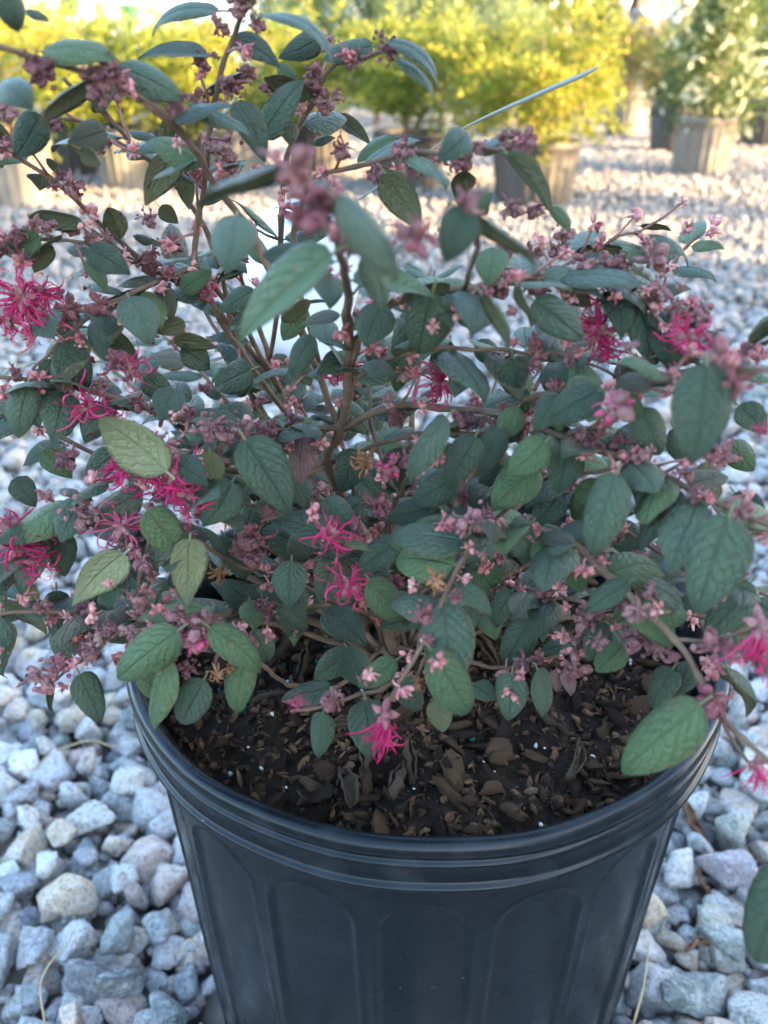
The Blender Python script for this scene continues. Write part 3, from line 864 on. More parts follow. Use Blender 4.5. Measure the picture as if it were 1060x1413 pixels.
# ---------------------------------------------------------------- branches: pixel x, y, distance; then thickness in mm at both ends
BR = """
545 905 .336 540 870 .330 530 800 .325 500 740 .325 455 640 .315 470 595 .305 482 530 .29 480 445 .265 478 390 .235 468 345 .205 448 285 .180|5.0 1.1
545 905 .338 538 850 .335 500 790 .34 440 650 .36 410 590 .37 387 540 .38 372 495 .39 350 430 .385 330 370 .37|4.4 1.3
470 595 .305 420 470 .30 350 330 .295 300 255 .285 280 225 .28 255 185 .27 220 150 .262 175 122 .258 135 105 .252 60 82 .248 -20 55 .24|2.0 1.1
410 590 .37 330 480 .34 272 370 .325 275 300 .32 283 235 .315 290 175 .31 302 115 .303 320 55 .298 345 0 .29 355 -20 .288|1.9 1.0
330 480 .34 290 330 .335 240 255 .33 195 210 .325 165 180 .32 130 145 .315 88 108 .31|1.6 .9
195 210 .315 175 205 .31 150 192 .30 120 170 .295 60 165 .29 10 160 .285|1.1 .7
387 540 .37 300 430 .345 205 365 .325 155 325 .318 120 290 .312 70 245 .305 20 215 .30 -20 190 .295|1.9 1.0
205 365 .325 180 358 .318 155 338 .312 115 308 .308|1.2 .7
180 358 .318 120 337 .30 65 332 .292 10 336 .285 -15 342 .28|1.1 .7
372 495 .385 385 400 .36 388 300 .345 393 225 .335 412 180 .328 428 148 .323 449 111 .318 470 87 .313 500 78 .308 535 70 .30|1.8 .9
440 500 .31 405 340 .31 425 260 .305 449 240 .30 491 230 .292 544 216 .285 593 212 .278 660 207 .268 700 207 .262 735 207 .258|1.6 .8
482 530 .29 500 460 .27 560 412 .255 639 399 .245 692 391 .243 732 382 .255 785 379 .262 824 380 .268 859 399 .265 891 415 .262 925 433 .258 950 443 .255|1.9 .8
692 391 .26 760 370 .28 820 345 .295 850 330 .303 890 315 .308|1.1 .6
640 399 .245 660 330 .20 650 290 .178|1.1 .8
470 595 .305 530 565 .29 605 561 .28 690 572 .27 740 588 .255 790 606 .245 830 620 .235 880 640 .228 930 665 .22 980 690 .212 1030 712 .205 1075 730 .20|2.0 1.2
690 572 .27 740 548 .26 800 540 .25 860 532 .235 920 522 .215 980 515 .195 1075 509 .175|1.6 1.1
860 532 .25 930 515 .25 1000 497 .248 1037 480 .245 1075 465 .24|1.3 .9
1000 497 .248 985 470 .245 955 462 .243|.8 .5
455 640 .315 560 602 .295 630 600 .285 700 604 .28 760 640 .27 800 690 .26|1.5 .7
540 870 .33 590 800 .30 640 752 .255 695 726 .235 740 727 .232 770 737 .228 800 762 .222 850 805 .212 890 842 .203 930 882 .193 965 935 .184 990 980 .177 1025 1020 .168 1075 1062 .158|2.2 1.1
695 726 .235 660 745 .225 640 775 .218 620 815 .212 600 855 .207 585 890 .203 570 915 .200 548 945 .197 536 972 .195|1.3 .8
602 852 .208 595 885 .206 580 915 .205 572 940 .204|.8 .6
545 880 .33 580 840 .31 630 812 .285 700 810 .265 750 820 .25 810 836 .235 855 866 .22 900 895 .213|1.7 .8
545 890 .335 600 905 .30 650 915 .262 695 922 .245 740 912 .235 770 905 .23 800 892 .225|1.3 .7
980 690 .212 1000 720 .203 1010 740 .195|.9 .7
930 882 .193 985 885 .19 1030 868 .185 1075 850 .18|1.0 .8
965 935 .184 985 975 .178 1005 1010 .174 1040 1060 .168|.9 .7
800 690 .26 860 730 .25 940 780 .235 1000 800 .225 1075 830 .215|1.3 .8
585 860 .255 570 915 .235 530 950 .222 495 960 .217 460 970 .213 425 980 .210 402 983 .208|1.2 .8
455 640 .315 400 660 .30 330 650 .28 260 640 .262 200 642 .258 130 676 .255 60 715 .25 -15 752 .245|1.8 1.1
470 595 .305 430 592 .30 360 600 .295 300 590 .29 240 575 .288 170 552 .285 100 533 .282 60 527 .28 -15 518 .275|1.9 1.0
460 592 .305 400 594 .29 345 600 .28 300 604 .27 240 640 .26|1.2 .8
387 540 .37 330 440 .345 270 375 .325 230 386 .315 185 402 .305 135 425 .298 110 445 .293 75 480 .288 45 510 .283|1.7 .8
185 402 .305 140 425 .295 80 428 .285 40 428 .28|1.0 .8
130 676 .255 90 700 .255 45 745 .255 18 775 .254 5 800 .253 8 828 .252|1.1 .8
535 850 .33 480 842 .31 425 836 .29 330 850 .268 250 858 .258 170 850 .255 90 843 .25 -15 850 .245|1.8 1.0
330 850 .268 250 850 .25 180 867 .24 158 878 .236 127 901 .232 100 922 .229 79 936 .227 50 950 .225|1.3 .7
330 850 .268 250 845 .25 195 832 .24 195 790 .24 206 740 .243|1.4 1.0
535 885 .335 470 945 .30 405 945 .27 365 920 .25 320 880 .24 280 870 .232 245 868 .225|1.4 .9
320 880 .24 300 905 .23 298 932 .225|1.0 .7
480 842 .31 400 800 .29 330 780 .275 270 745 .258 205 742 .25 150 760 .245|1.4 .8
540 870 .33 480 800 .31 430 740 .29 360 700 .275 300 690 .262 250 690 .25|1.4 .8
520 800 .32 540 720 .29 560 660 .275 600 640 .265|1.3 .7
540 860 .32 620 780 .29 700 700 .27 760 660 .26 830 650 .24 870 640 .235|1.5 .8
482 530 .29 520 500 .28 600 480 .265 700 485 .262 780 490 .26 850 520 .255|1.3 .7
500 740 .325 460 760 .29 440 770 .275|1.0 .6
530 800 .31 500 760 .27 470 745 .25 458 745 .242|1.0 .6
"""
PATHS = []
for line in BR.strip().split('\n'):
    a, b = line.split('|')
    n = [float(q) for q in a.split()]
    r0, r1 = [float(q) * 0.00064 for q in b.split()]
    pts = [at(n[i], n[i + 1], n[i + 2]) for i in range(0, len(n), 3)]
    PATHS.append((pts, r0, r1, False))
# stems at the far side of the plant
BRR = random.Random(21)
for k in range(26):
    ang = R(-25 + 230 * (k + BRR.random()) / 26)
    ln = BRR.uniform(0.10, 0.20); rise = BRR.uniform(0.03, 0.15)
    d = Vector((math.cos(ang), math.sin(ang) * 0.85, 0))
    side = Vector((-d.y, d.x, 0)) * BRR.uniform(-0.03, 0.03)
    p = [BASE + Vector((BRR.uniform(-.012, .012), BRR.uniform(-.01, .01), 0))]
    for t in (0.3, 0.6, 0.85, 1.0):
        p.append(BASE + d * ln * t + side * t * t + Vector((0, 0, rise * t ** 0.8 + 0.012)))
    PATHS.append((p, BRR.uniform(.0013, .0021), .0006, True))
for k in range(13):
    ang = R(20 + 150 * (k + BRR.random()) / 13)
    ln = BRR.uniform(0.05, 0.15); rise = BRR.uniform(0.10, 0.19)
    d = Vector((math.cos(ang) * 1.2, math.sin(ang) * 0.7, 0))
    p = [BASE + Vector((BRR.uniform(-.012, .012), BRR.uniform(-.01, .01), 0))]
    for t in (0.3, 0.6, 0.85, 1.0):
        p.append(BASE + d * ln * t ** 1.3 + Vector((BRR.uniform(-.006, .006), 0, rise * t + 0.01)))
    PATHS.append((p, BRR.uniform(.0012, .0018), .0006, True))
branch_samples = []
for pts, r0, r1, back in PATHS:
    S = spline(pts, 6)
    n = len(S)
    rad = []
    for i, p in enumerate(S):
        t = i / (n - 1)
        r = r0 + (r1 - r0) * t
        node = 1.0 + 0.22 * max(0, noise.noise(p * 160)) + (0.30 if i % 6 == 0 and 0 < i < n - 1 else 0)
        rad.append(r * node)
        S[i] = p + Vector((noise.noise(p * 90), noise.noise(p * 90 + Vector((9, 0, 0))), noise.noise(p * 90 + Vector((0, 9, 0))))) * 0.0012 * (1 if 0 < i < n - 1 else 0)
    b = MB(); b.tube([p - BASE for p in S], rad, 7)
    b.build('branch', BARK, shrub)
    branch_samples.append((S, back))

# ---------------------------------------------------------------- leaves between the ones drawn above
FR = random.Random(8)
for bi, (S, back) in enumerate(branch_samples):
    n = len(S)
    step = 2 if back else 3
    for i in range(4 if not back else 5, n - 1, step):
        for sgn in (1, -1):
            if FR.random() < (0.24 if back else 0.42): continue
            p = S[i]; t = (S[min(i + 1, n - 1)] - S[i - 1]).normalized()
            px, py, z = project(p)
            if py < 330 and not back: 
                if FR.random() < 0.74: continue
            if p.y < 0.205 or py < 140: continue
            if py > 860: continue
            side = t.cross(Vector((0, 0, 1))).normalized() * sgn
            ax = (t * FR.uniform(0.2, 0.8) + side * FR.uniform(0.4, 1.0) + Vector((0, FR.uniform(0.0, 0.5), FR.uniform(-0.55, 0.25)))).normalized()
            nrm = Vector((FR.uniform(-0.5, 0.5), FR.uniform(-0.7, 0.3), 1.0))
            L = FR.uniform(0.011, 0.024); W = L * FR.uniform(0.55, 0.68)
            B = p + ax * 0.002
            T = B + ax * L
            rr = math.hypot(T.x - POT_C.x, T.y - POT_C.y)
            if rr < 0.137 and T.z < SOIL_Z + 0.014: continue
            if 0.12 < rr < 0.15 and T.z < POT_H + 0.012: continue
            leaves.append((leaf_matrix(B, ax, nrm, L, W), FR.choices('tgbm', (62, 22, 15, 1))[0], FR.randrange(NLEAF), L / z * FPX * (0.5 if back else 0.8)))
order = sorted(range(len(leaves)), key=lambda i: -leaves[i][3])
single = set(order[:298])
mv, mf, mi_, muv, mr = [], [], [], [], []; off = 0
KI = {'t': 0, 'g': 2, 'p': 4, 'm': 6, 'b': 8}
for i, (m, kind, var, s) in enumerate(leaves):
    if i in single:
        o = link('leaf', LM[kind, var], shrub); o.matrix_local = _inv @ m
    else:
        V, F, MI, UV = LG_SMALL[var]
        A = np.array(_inv @ m)
        mv.append(V @ A[:3, :3].T + A[:3, 3]); mf.append(F + off); off += len(V)
        mi_.append(MI + KI[kind]); muv.append(UV); mr.append(np.full(len(V), LR.random()))
if mv:
    me = np_mesh('leaf_mass', np.vstack(mv), np.vstack(mf), [LEAF_TOP, LEAF_UNDER, LEAF_GREEN, LEAF_UNDER, LEAF_TOP, LEAF_PALE, LEAF_MAUVE, LEAF_MAUVE, LEAF_BRONZE, LEAF_UNDER], True,
                 np.concatenate(mi_), {'rnd': ('FLOAT', np.concatenate(mr))}, np.vstack(muv))
    tag(link('foliage', me, shrub), kind='stuff')

# ---------------------------------------------------------------- flowers and buds (unit size, hanging along -Z from the origin)
def rvec(rr, zbias=0.0):
    v = Vector((rr.gauss(0, 1), rr.gauss(0, 1), rr.gauss(0, 1) + zbias)); return v.normalized()
def bud_cluster(seed, pink=False):
    rr = random.Random(seed); b = MB()
    for k in range(rr.randint(4, 7)):                       # closed buds
        d = rvec(rr, -0.8)
        b.teardrop(d * 0.06 + Vector((0, 0, -0.05)), d + Vector((0, 0, -0.2)), rr.uniform(0.26, 0.44), rr.uniform(0.09, 0.15), 0, sides=10, ribamp=rr.uniform(0.08, 0.2), tip=rr.uniform(0.9, 1.5), rings=7)
    for k in range(rr.randint(9, 14)):                      # rolled-up petals and bracts round them
        d = rvec(rr, -0.5); s = rvec(rr)
        b.ribbon(curl_path(rr, d, rr.uniform(0.30, 0.50), 8, 2.0), rr.uniform(0.08, 0.17), 0, twist=rr.uniform(-1.5, 1.5), side=s)
    for k in range(rr.randint(5, 9)):                       # round fuzzy knobs
        d = rvec(rr, -0.5); p = d * rr.uniform(0.26, 0.42)
        b.teardrop(p, rvec(rr), rr.uniform(0.10, 0.15), rr.uniform(0.05, 0.075), 0, sides=7, ribamp=0.08, tip=1.0, rings=5)
    b.tube([(0, 0, 0.10), (0, 0, 0), (0, 0, -0.10)], [0.05, 0.07, 0.05], 6)
    return b.mesh('flower_bud', BUD_PINK if pink else BUD)
def small_bud(seed):
    rr = random.Random(seed); b = MB()
    for k in range(rr.randint(4, 6)):
        d = rvec(rr, -0.6)
        b.teardrop(d * 0.06, d + Vector((0, 0, -0.2)), rr.uniform(0.26, 0.44), rr.uniform(0.10, 0.15), 0, sides=6, ribamp=0.12, tip=rr.uniform(0.9, 1.5), rings=4)
    for k in range(7):
        d = rvec(rr, -0.5)
        b.ribbon(curl_path(rr, d, rr.uniform(0.30, 0.50), 5, 2.0), rr.uniform(0.09, 0.17), 0, side=rvec(rr))
    return b.mesh('small_bud', BUD)
def curl_path(rr, d, L, n=11, curl=1.0):
    p = d * 0.05; t = d.copy(); ax = rvec(rr); out = [p.copy()]
    k = rr.uniform(0.4, 1.6) * curl * rr.choice((-1, 1))
    for i in range(n - 1):
        p = p + t * (L / (n - 1)); out.append(p.copy())
        a = k * (0.06 + 0.75 * (i / n) ** 2.2)
        t = (Matrix.Rotation(a, 3, ax) @ t + rvec(rr) * 0.16).normalized()
    return out
def fringe(seed, red=False, droop=False, n=46):
    rr = random.Random(seed); b = MB()
    for k in range(n):
        d = rvec(rr, -2.2 if droop else -0.15)
        if droop: d = (d + Vector((0, 0, -0.6))).normalized()
        b.ribbon(curl_path(rr, d, rr.uniform(0.30, 0.72), n=14, curl=0.7 if droop else 1.35), rr.uniform(0.024, 0.044), 1, twist=rr.uniform(-2.5, 2.5))
    for k in range(8):
        d = rvec(rr, -0.3)
        b.teardrop(d * 0.04, d, rr.uniform(0.15, 0.24), rr.uniform(0.045, 0.075), 0, sides=6, rings=5)
    b.tube([(0, 0, 0.12), (0, 0, 0), (0, 0, -0.1)], [0.04, 0.06, 0.05], 5)
    return b.mesh('flower', [BUD_PINK, PETAL_RED if red else PETAL])
def half_open(seed):
    rr = random.Random(seed); b = MB()
    for k in range(8):
        d = rvec(rr, -0.5)
        b.teardrop(d * 0.05, d, rr.uniform(0.32, 0.5), rr.uniform(0.11, 0.16), 0, sides=10, ribamp=0.12, tip=1.0, rings=7)
    for k in range(9):
        d = rvec(rr, -0.7)
        b.teardrop(d * 0.22, d, rr.uniform(0.16, 0.28), rr.uniform(0.06, 0.10), 1, sides=8, ribamp=0.1, tip=0.8)
    for k in range(5):
        b.ribbon(curl_path(rr, rvec(rr, -0.5), rr.uniform(0.35, 0.6)), 0.05, 1, twist=1.0)
    b.tube([(0, 0, 0.12), (0, 0, 0), (0, 0, -0.1)], [0.04, 0.07, 0.05], 5)
    return b.mesh('flower', [BUD_PINK, PETAL_RED])
def dried(seed):
    rr = random.Random(seed); b = MB()
    for k in range(22):
        d = rvec(rr, -0.5)
        b.ribbon(curl_path(rr, d, rr.uniform(0.2, 0.5), 9, 1.8), rr.uniform(0.05, 0.11), 0, twist=rr.uniform(-3, 3))
    for k in range(5):
        d = rvec(rr, -0.5); b.teardrop(d * 0.03, d, 0.25, 0.07, 0, sides=6, rings=5)
    b.tube([(0, 0, 0.12), (0, 0, 0), (0, 0, -0.1)], [0.04, 0.06, 0.05], 5)
    return b.mesh('dried_flower', DRIED)
FM = {'b': [bud_cluster(s) for s in range(9)], 'k': [bud_cluster(s + 40, True) for s in range(5)], 'f': [fringe(s) for s in range(5)], 'r': [fringe(s + 20, True, n=30) for s in range(3)],
      'd': [fringe(60, False, True), fringe(61, True, True)], 'h': [half_open(s) for s in range(4)], 'o': [dried(s) for s in range(4)]}
SMALL = [small_bud(s + 90) for s in range(10)]
FNAME = {'b': 'flower_bud', 'k': 'flower_bud', 'f': 'flower', 'r': 'flower', 'd': 'flower', 'h': 'flower', 'o': 'dried_flower'}
GR = random.Random(17)
def flower(px, py, s, Y, kind='b', P=None):
    P = at(px, py, Y) if P is None else P
    P = P + (CAMP - P).normalized() * 0.004
    size = s * depth(P) / FPX * (1.8 if kind in 'bk' else 1.55 if kind in 'fr' else 1.3) * (1.25 if 0 < Y < 0.2 else 1.0)
    me = GR.choice(FM[kind])
    o = link(FNAME[kind], me, shrub)
    tilt = 0.25 if kind == 'd' else 0.7
    rot = Matrix.Rotation(GR.uniform(0, 6.28), 3, 'Z').to_4x4()
    rot = Matrix.Rotation(GR.gauss(0, tilt), 4, 'X') @ Matrix.Rotation(GR.gauss(0, tilt), 4, 'Y') @ rot
    o.matrix_local = Matrix.Translation(P - BASE + Vector((0, 0, size * 0.25))) @ rot @ Matrix.Scale(size, 4)
FL = """
12 458 46 .28 f|58 424 46 .28 f|216 668 52 .252 f|262 700 50 .248 f|148 590 40 .28 f|52 790 44 .25 f|820 460 40 .27 f|838 500 40 .266 f|
330 18 34 .295|302 46 22 .30|352 40 20 .298|282 94 22 .305|298 82 10 .304|62 112 34 .248|45 95 24 .247|150 112 36 .252|140 140 22 .252|255 168 34 .268|322 130 28 .303|345 112 18 .31
432 102 18 .32|432 128 26 .322|455 156 30 .32|490 95 22 .31|529 82 32 .302|310 212 34 .312|252 232 30 .31|312 243 30 .315|140 205 26 .30|68 180 24 .29|15 162 26 .285|84 246 14 .307
74 262 12 .305|100 322 18 .308|65 318 20 .295|208 372 26 .325|240 345 22 .328|232 392 24 .316|-2 350 24 .283|5 205 20 .298|370 128 20 .325|150 332 16 .31|125 330 14 .30
558 214 26 .282|630 236 28 .273|660 208 18 .268|722 206 28 .259|700 198 18 .262|570 246 20 .285|519 246 22 .288|702 296 26 .262|742 296 24 .262|776 329 22 .285|645 286 22 .178 k|578 342 34 .178 k
480 345 28 .205|424 318 40 .172 k|456 288 26 .176 k|400 258 44 .168 k|440 300 30 .178|465 325 24 .20 k|450 380 14 .25 k|672 409 15 .243 k|706 433 14 .243 k|653 452 12 .245 k|692 396 12 .243 k
730 400 28 .26|745 402 24 .265|895 372 34 .265|862 376 26 .266|832 372 24 .268|912 412 30 .259|928 432 22 .257|806 372 28 .268|770 350 22 .285|735 352 20 .285|700 352 24 .288
848 432 54 .27 f|947 482 50 .22 f|826 482 62 .265 f|606 550 56 .272 f|846 576 52 .215 h|1000 520 40 .19 k|1004 540 34 .188 k|1000 640 32 .225 k|985 630 26 .226 k|940 660 22 .22|757 572 18 .25
742 508 16 .262|790 502 18 .26|740 498 22 .262 k|640 586 22 .275|668 590 18 .277|660 642 16 .27|546 582 22 .29|460 526 30 .30 h|290 412 28 .32 h|272 398 22 .32|36 436 66 .278 f|70 465 50 .282 r
186 524 44 .284 r|163 520 36 .285|127 582 58 .279 f|196 662 64 .256 f|240 690 70 .25 f|172 662 50 .256 f|62 692 18 .252 k|32 768 64 .25 f|170 748 60 .247 r|110 720 40 .25|456 756 50 .24 f|482 824 48 .238 f
531 1005 62 .194 d|272 886 50 .222 h|258 868 30 .224|290 868 30 .222|191 833 24 .24|505 650 48 .275 o|535 655 36 .272 h|522 706 32 .27 k|304 800 36 .268 o|356 758 40 .27|352 776 28 .268|370 850 26 .262|300 700 26 .262
600 812 44 .212 o|570 750 36 .245 o|645 728 34 .226 k|665 768 12 .219 k|584 853 24 .207 k|592 886 14 .205 k|630 828 16 .21 k|576 950 26 .204 o|300 938 30 .224 o|318 928 22 .225 o|410 976 24 .209 r
462 972 24 .212|505 940 16 .216|760 828 26 .248|815 862 34 .228|870 836 32 .215|898 822 20 .21|876 886 34 .21|906 906 30 .21|792 934 32 .222|815 892 20 .225|985 976 32 .178 k|986 910 34 .19 k
940 776 38 .232|820 776 26 .25|1044 890 80 .183 d|1042 1068 44 .168 d|58 948 36 .226 k|82 936 32 .227 k|130 901 28 .232|150 872 24 .236|330 598 26 .27|292 602 34 .265|228 632 32 .258|312 606 26 .268
370 598 22 .29|405 586 20 .30|268 580 20 .29|222 580 24 .287|190 560 22 .286|140 540 20 .284|95 535 18 .282|20 522 18 .28|140 432 30 .298 k|180 440 24 .30|95 438 30 .292|205 470 20 .30|120 500 20 .30
890 640 24 .228|960 690 22 .215|1018 712 26 .206 k|820 616 22 .238|700 574 22 .268|540 560 20 .285|1050 600 24 .22 r|940 400 10 .26|880 505 20 .25|800 545 22 .25|700 520 30 .27|560 520 24 .29|600 520 20 .28
690 820 20 .265|640 815 18 .28|720 920 20 .238|740 912 16 .234|690 690 22 .268|790 700 20 .26|850 745 20 .25|640 690 20 .27|740 660 22 .262|970 740 22 .225|1020 800 22 .22|880 780 22 .238|560 640 22 .275
490 742 28 .262|440 690 18 .29|405 730 20 .285|330 760 22 .275|260 770 20 .256|215 800 18 .245|385 790 20 .285|345 660 20 .28|60 840 20 .25|120 845 22 .252|200 852 18 .256|300 640 22 .27|260 715 28 .25 r|90 640 26 .26
"""
for tok in FL.replace('\n', '|').split('|'):
    a = tok.split()
    if a: flower(*[float(q) for q in a[:4]], kind=a[4] if len(a) > 4 else 'b')
# short reddish side twigs, each ending in a bud, along every branch
nfl = 0; TW = random.Random(33); extra = []
for S, back in branch_samples:
    for i in range(4, len(S), 2):
        p = S[i]
        if p.y < 0.185 or TW.random() < 0.42: continue
        _x, _y, z = project(p)
        if _y > 930 or (_y < 300 and TW.random() < 0.5): continue
        t = (S[min(i + 1, len(S) - 1)] - S[i - 1]).normalized()
        d = (t * TW.uniform(0.1, 0.7) + t.cross(Vector((0, 0, 1))) * TW.uniform(-1, 1) + Vector((TW.uniform(-.4, .4), TW.uniform(-.6, .3), TW.uniform(-0.5, 0.7)))).normalized()
        L = TW.uniform(0.004, 0.017); e = p + d * L
        rr = math.hypot(e.x - POT_C.x, e.y - POT_C.y)
        if rr < 0.15 and e.z < POT_H + 0.008: continue
        if nfl < 150:
            b = MB(); m_ = p + d * L * 0.5 + Vector((0, 0, TW.uniform(-.001, .002)))
            b.tube([p - BASE, m_ - BASE, e - BASE], [0.0006, 0.0005, 0.0004], 5); b.build('twig', TWIG, shrub)
        extra.append((e, TW.uniform(13, 25), 'b' if TW.random() < 0.62 else 'k')); nfl += 1
TW.shuffle(extra)
have = sum(1 for o in shrub.children if o.name.startswith('flower_bud'))
room = max(0, 296 - have)
for e, s, k_ in extra[:room]: flower(0, 0, s, 0, k_, P=e)
mv, mf, mr = [], [], []; off = 0
for e, s, k_ in extra[room:]:
    me = TW.choice(SMALL); size = s * depth(e) / FPX * 1.7
    V = np.zeros(len(me.vertices) * 3, np.float32); me.vertices.foreach_get('co', V); V = V.reshape(-1, 3)
    V = (V * size) @ rand_rot().T + np.array(e - BASE)
    for pl in me.polygons:
        q = list(pl.vertices)
        for j in range(1, len(q) - 1): mf.append((q[0] + off, q[j] + off, q[j + 1] + off))
    mv.append(V); off += len(V); mr.append(np.full(len(V), TW.random()))
if mv:
    BUDM = fuzzy('bud_mass', [(0.28, (0.14, 0.028, 0.036)), (0.40, (0.38, 0.105, 0.105)), (0.54, (0.54, 0.215, 0.195)), (0.70, (0.66, 0.39, 0.32))], nscale=420)
    tag(link('small_buds', np_mesh('small_buds', np.vstack(mv), np.array(mf), BUDM, attrs={'rnd': ('FLOAT', np.concatenate(mr))}), shrub), kind='stuff')

# ================================================================ white plastic tag tied into the plant
TAGM = simple('white_tag_plastic', (0.78, 0.79, 0.80), 0.45, 0.4, 0.04)
STRAPM = simple('clear_strap_plastic', (0.24, 0.25, 0.22), 0.4, 0.5, 0.06)
c0 = at(408, 398, 0.415)
ptag = tag(empty('plant_tag', c0), 'white plastic tag with a long pointed strap tied among the shrub branches', 'tag')
xax = (at(492, 420, 0.405) - at(320, 376, 0.425)).normalized()
yax = (at(440, 293, 0.425) - at(385, 500, 0.40)).normalized()
yax = (yax - xax * xax.dot(yax)).normalized(); zax = xax.cross(yax)
b = MB(); ring = []; hw, hh, rc = 0.029, 0.040, 0.020
for (sx, sy, a0) in ((1, 1, 0), (-1, 1, 90), (-1, -1, 180), (1, -1, 270)):
    r_ = rc if sy > 0 else 0.006
    for k in range(9):
        a = R(a0 + 90 * k / 8)
        ring.append((sx * (hw - r_) + r_ * math.cos(a), sy * (hh - r_) + r_ * math.sin(a)))
def tagp(x, y, z):
    z += -6.0 * x * x + 1.5 * y * y
    return xax * x + yax * y + zax * z
n = len(ring)
V = [tagp(x * q, y * q, t) for t in (0.0004, -0.0004) for q in (1.0, 0.66, 0.33) for x, y in ring] + [tagp(0, 0, 0.0004), tagp(0, 0, -0.0004)]
F = []
for lay in (0, 1):
    o = lay * 3 * n
    for q in range(2):
        for k in range(n):
            f = (o + q * n + k, o + q * n + (k + 1) % n, o + (q + 1) * n + (k + 1) % n, o + (q + 1) * n + k)
            F.append(f if lay == 0 else f[::-1])
    for k in range(n):
        f = (o + 2 * n + k, o + 2 * n + (k + 1) % n, 6 * n + lay)
        F.append(f if lay == 0 else f[::-1])
for k in range(n): F.append((k, k + 3 * n, 3 * n + (k + 1) % n, (k + 1) % n))
b.add(V, F); b.build('label_plate', TAGM, ptag)
sp = spline([at(440, 310, .415), at(500, 272, .395), at(560, 232, .375), at(640, 177, .36), at(740, 131, .345), at(805, 103, .335), at(826, 92, .332)], 8)
b = MB(); V = []; F = []
for i, p in enumerate(sp):
    t = i / (len(sp) - 1)
    w = 0.00035 + 0.0005 * max(0, math.sin(math.pi * min(1, max(0, (t - 0.5) / 0.48)))) if t < 0.98 else 0.0001
    d = (sp[min(i + 1, len(sp) - 1)] - sp[max(i - 1, 0)]).normalized()
    v = (CAMP - p).normalized(); u = d.cross(v).normalized(); q = u.cross(d)
    for s1, s2 in ((1, 1), (-1, 1), (-1, -1), (1, -1)): V.append(p - c0 + u * w * s1 + q * 0.0003 * s2)
for i in range(len(sp) - 1):
    for k in range(4): F.append((4 * i + k, 4 * i + (k + 1) % 4, 4 * i + 4 + (k + 1) % 4, 4 * i + 4 + k))
b.add(V, F); b.build('strap', STRAPM, ptag)

# ================================================================ straw and fallen bits on the gravel
STRAW = simple('dry_straw', (0.42, 0.33, 0.19), 0.7, 0.3, 0.2, 60)
def straw(px_pts, h, label, r=0.0007):
    P = [ground_at(x, y) + Vector((0, 0, 0)) for x, y in px_pts]
    Q = []
    for (x, y), hh in zip(px_pts, h):
        d = ray(x, y); t = (CAM_H - hh) / -d.z; Q.append(CAMP + d * t)
    S = spline(Q, 5); c = S[0].copy()
    b = MB(); b.tube([p - c for p in S], [r * (1 - 0.5 * i / len(S)) for i in range(len(S))], 5)
    tag(b.build('straw_stalk', STRAW, None, c), label, 'straw', 'dry straw lying on the gravel')
straw([(62, 1413), (56, 1360), (72, 1325), (95, 1300), (104, 1262)], [.03, .044, .05, .042, .02], 'bent pale straw stalk lying over grey stones beside the pot')
straw([(40, 1066), (80, 1036), (125, 1022), (155, 1030), (178, 1024)], [.03, .042, .046, .042, .034], 'pale straw stalk lying beside the rim of the black pot')
straw([(874, 1413), (888, 1360), (896, 1302)], [.03, .046, .06], 'straight dry straw stalk standing up from stones by the pot wall', 0.0009)
straw([(912, 1290), (918, 1270), (922, 1262)], [.03, .045, .05], 'short dry straw bit between stones by the pot wall')
straw([(248, 1320), (262, 1296), (290, 1318)], [.03, .04, .03], 'curved dry straw fibre among stones close to the pot')
FALL = simple('fallen_brown_leaf', (0.15, 0.08, 0.045), 0.8, 0.2, 0.3, 60)
for (x, y, a, s, lab) in ((968, 1248, 0.6, 0.022, 'curled brown fallen leaf between stones behind the straw bit'), (958, 1340, 2.0, 0.026, 'dark brown fallen leaf wedged under a grey stone'),
                          (118, 1330, 1.0, 0.020, 'rust brown fallen leaf scrap between grey stones'), (955, 1165, 0.2, 0.034, 'brown fallen leaf lying under stones near the pot rim')):
    p = ground_at(x, y)
    me = dead_leaf_mesh(int(s * 1000)); me.materials[0] = FALL
    o = tag(link('fallen_leaf', me, None, (p.x, p.y, 0.022)), lab, 'leaf', 'fallen leaves in the gravel')
    o.scale = (s,) * 3; o.rotation_euler = (0.5, 0.4, a); add_solid(o, 0.0004 / s)
# ================================================================ the nursery yard behind
def grey_pot_material(name, a, b):
    M = Mat(name, 0.55, 0.4); o = M.obj()
    n = M.noise(14, 4, o); s = M.noise(60, 3, o)
    M.color(M.mix(M.math('MULTIPLY', s, 0.5), M.ramp(n, [(0.3, a), (0.7, b)]), (0.16, 0.14, 0.11)))
    M.bump(s, 0.2, 0.004); return M.m
POT_DARK = grey_pot_material('dusty_black_pot', (0.016, 0.017, 0.020), (0.032, 0.034, 0.036))  # black deepened to carry the shade on the centre pot
POT_TAN = grey_pot_material('sunlit_tan_pot', (0.13, 0.12, 0.10), (0.21, 0.19, 0.155))  # tan is the look of full sun put into the pot colour
SOIL2 = simple('pot_soil', (0.03, 0.022, 0.016), 0.95, 0.1, 0.4, 60, 0.5)

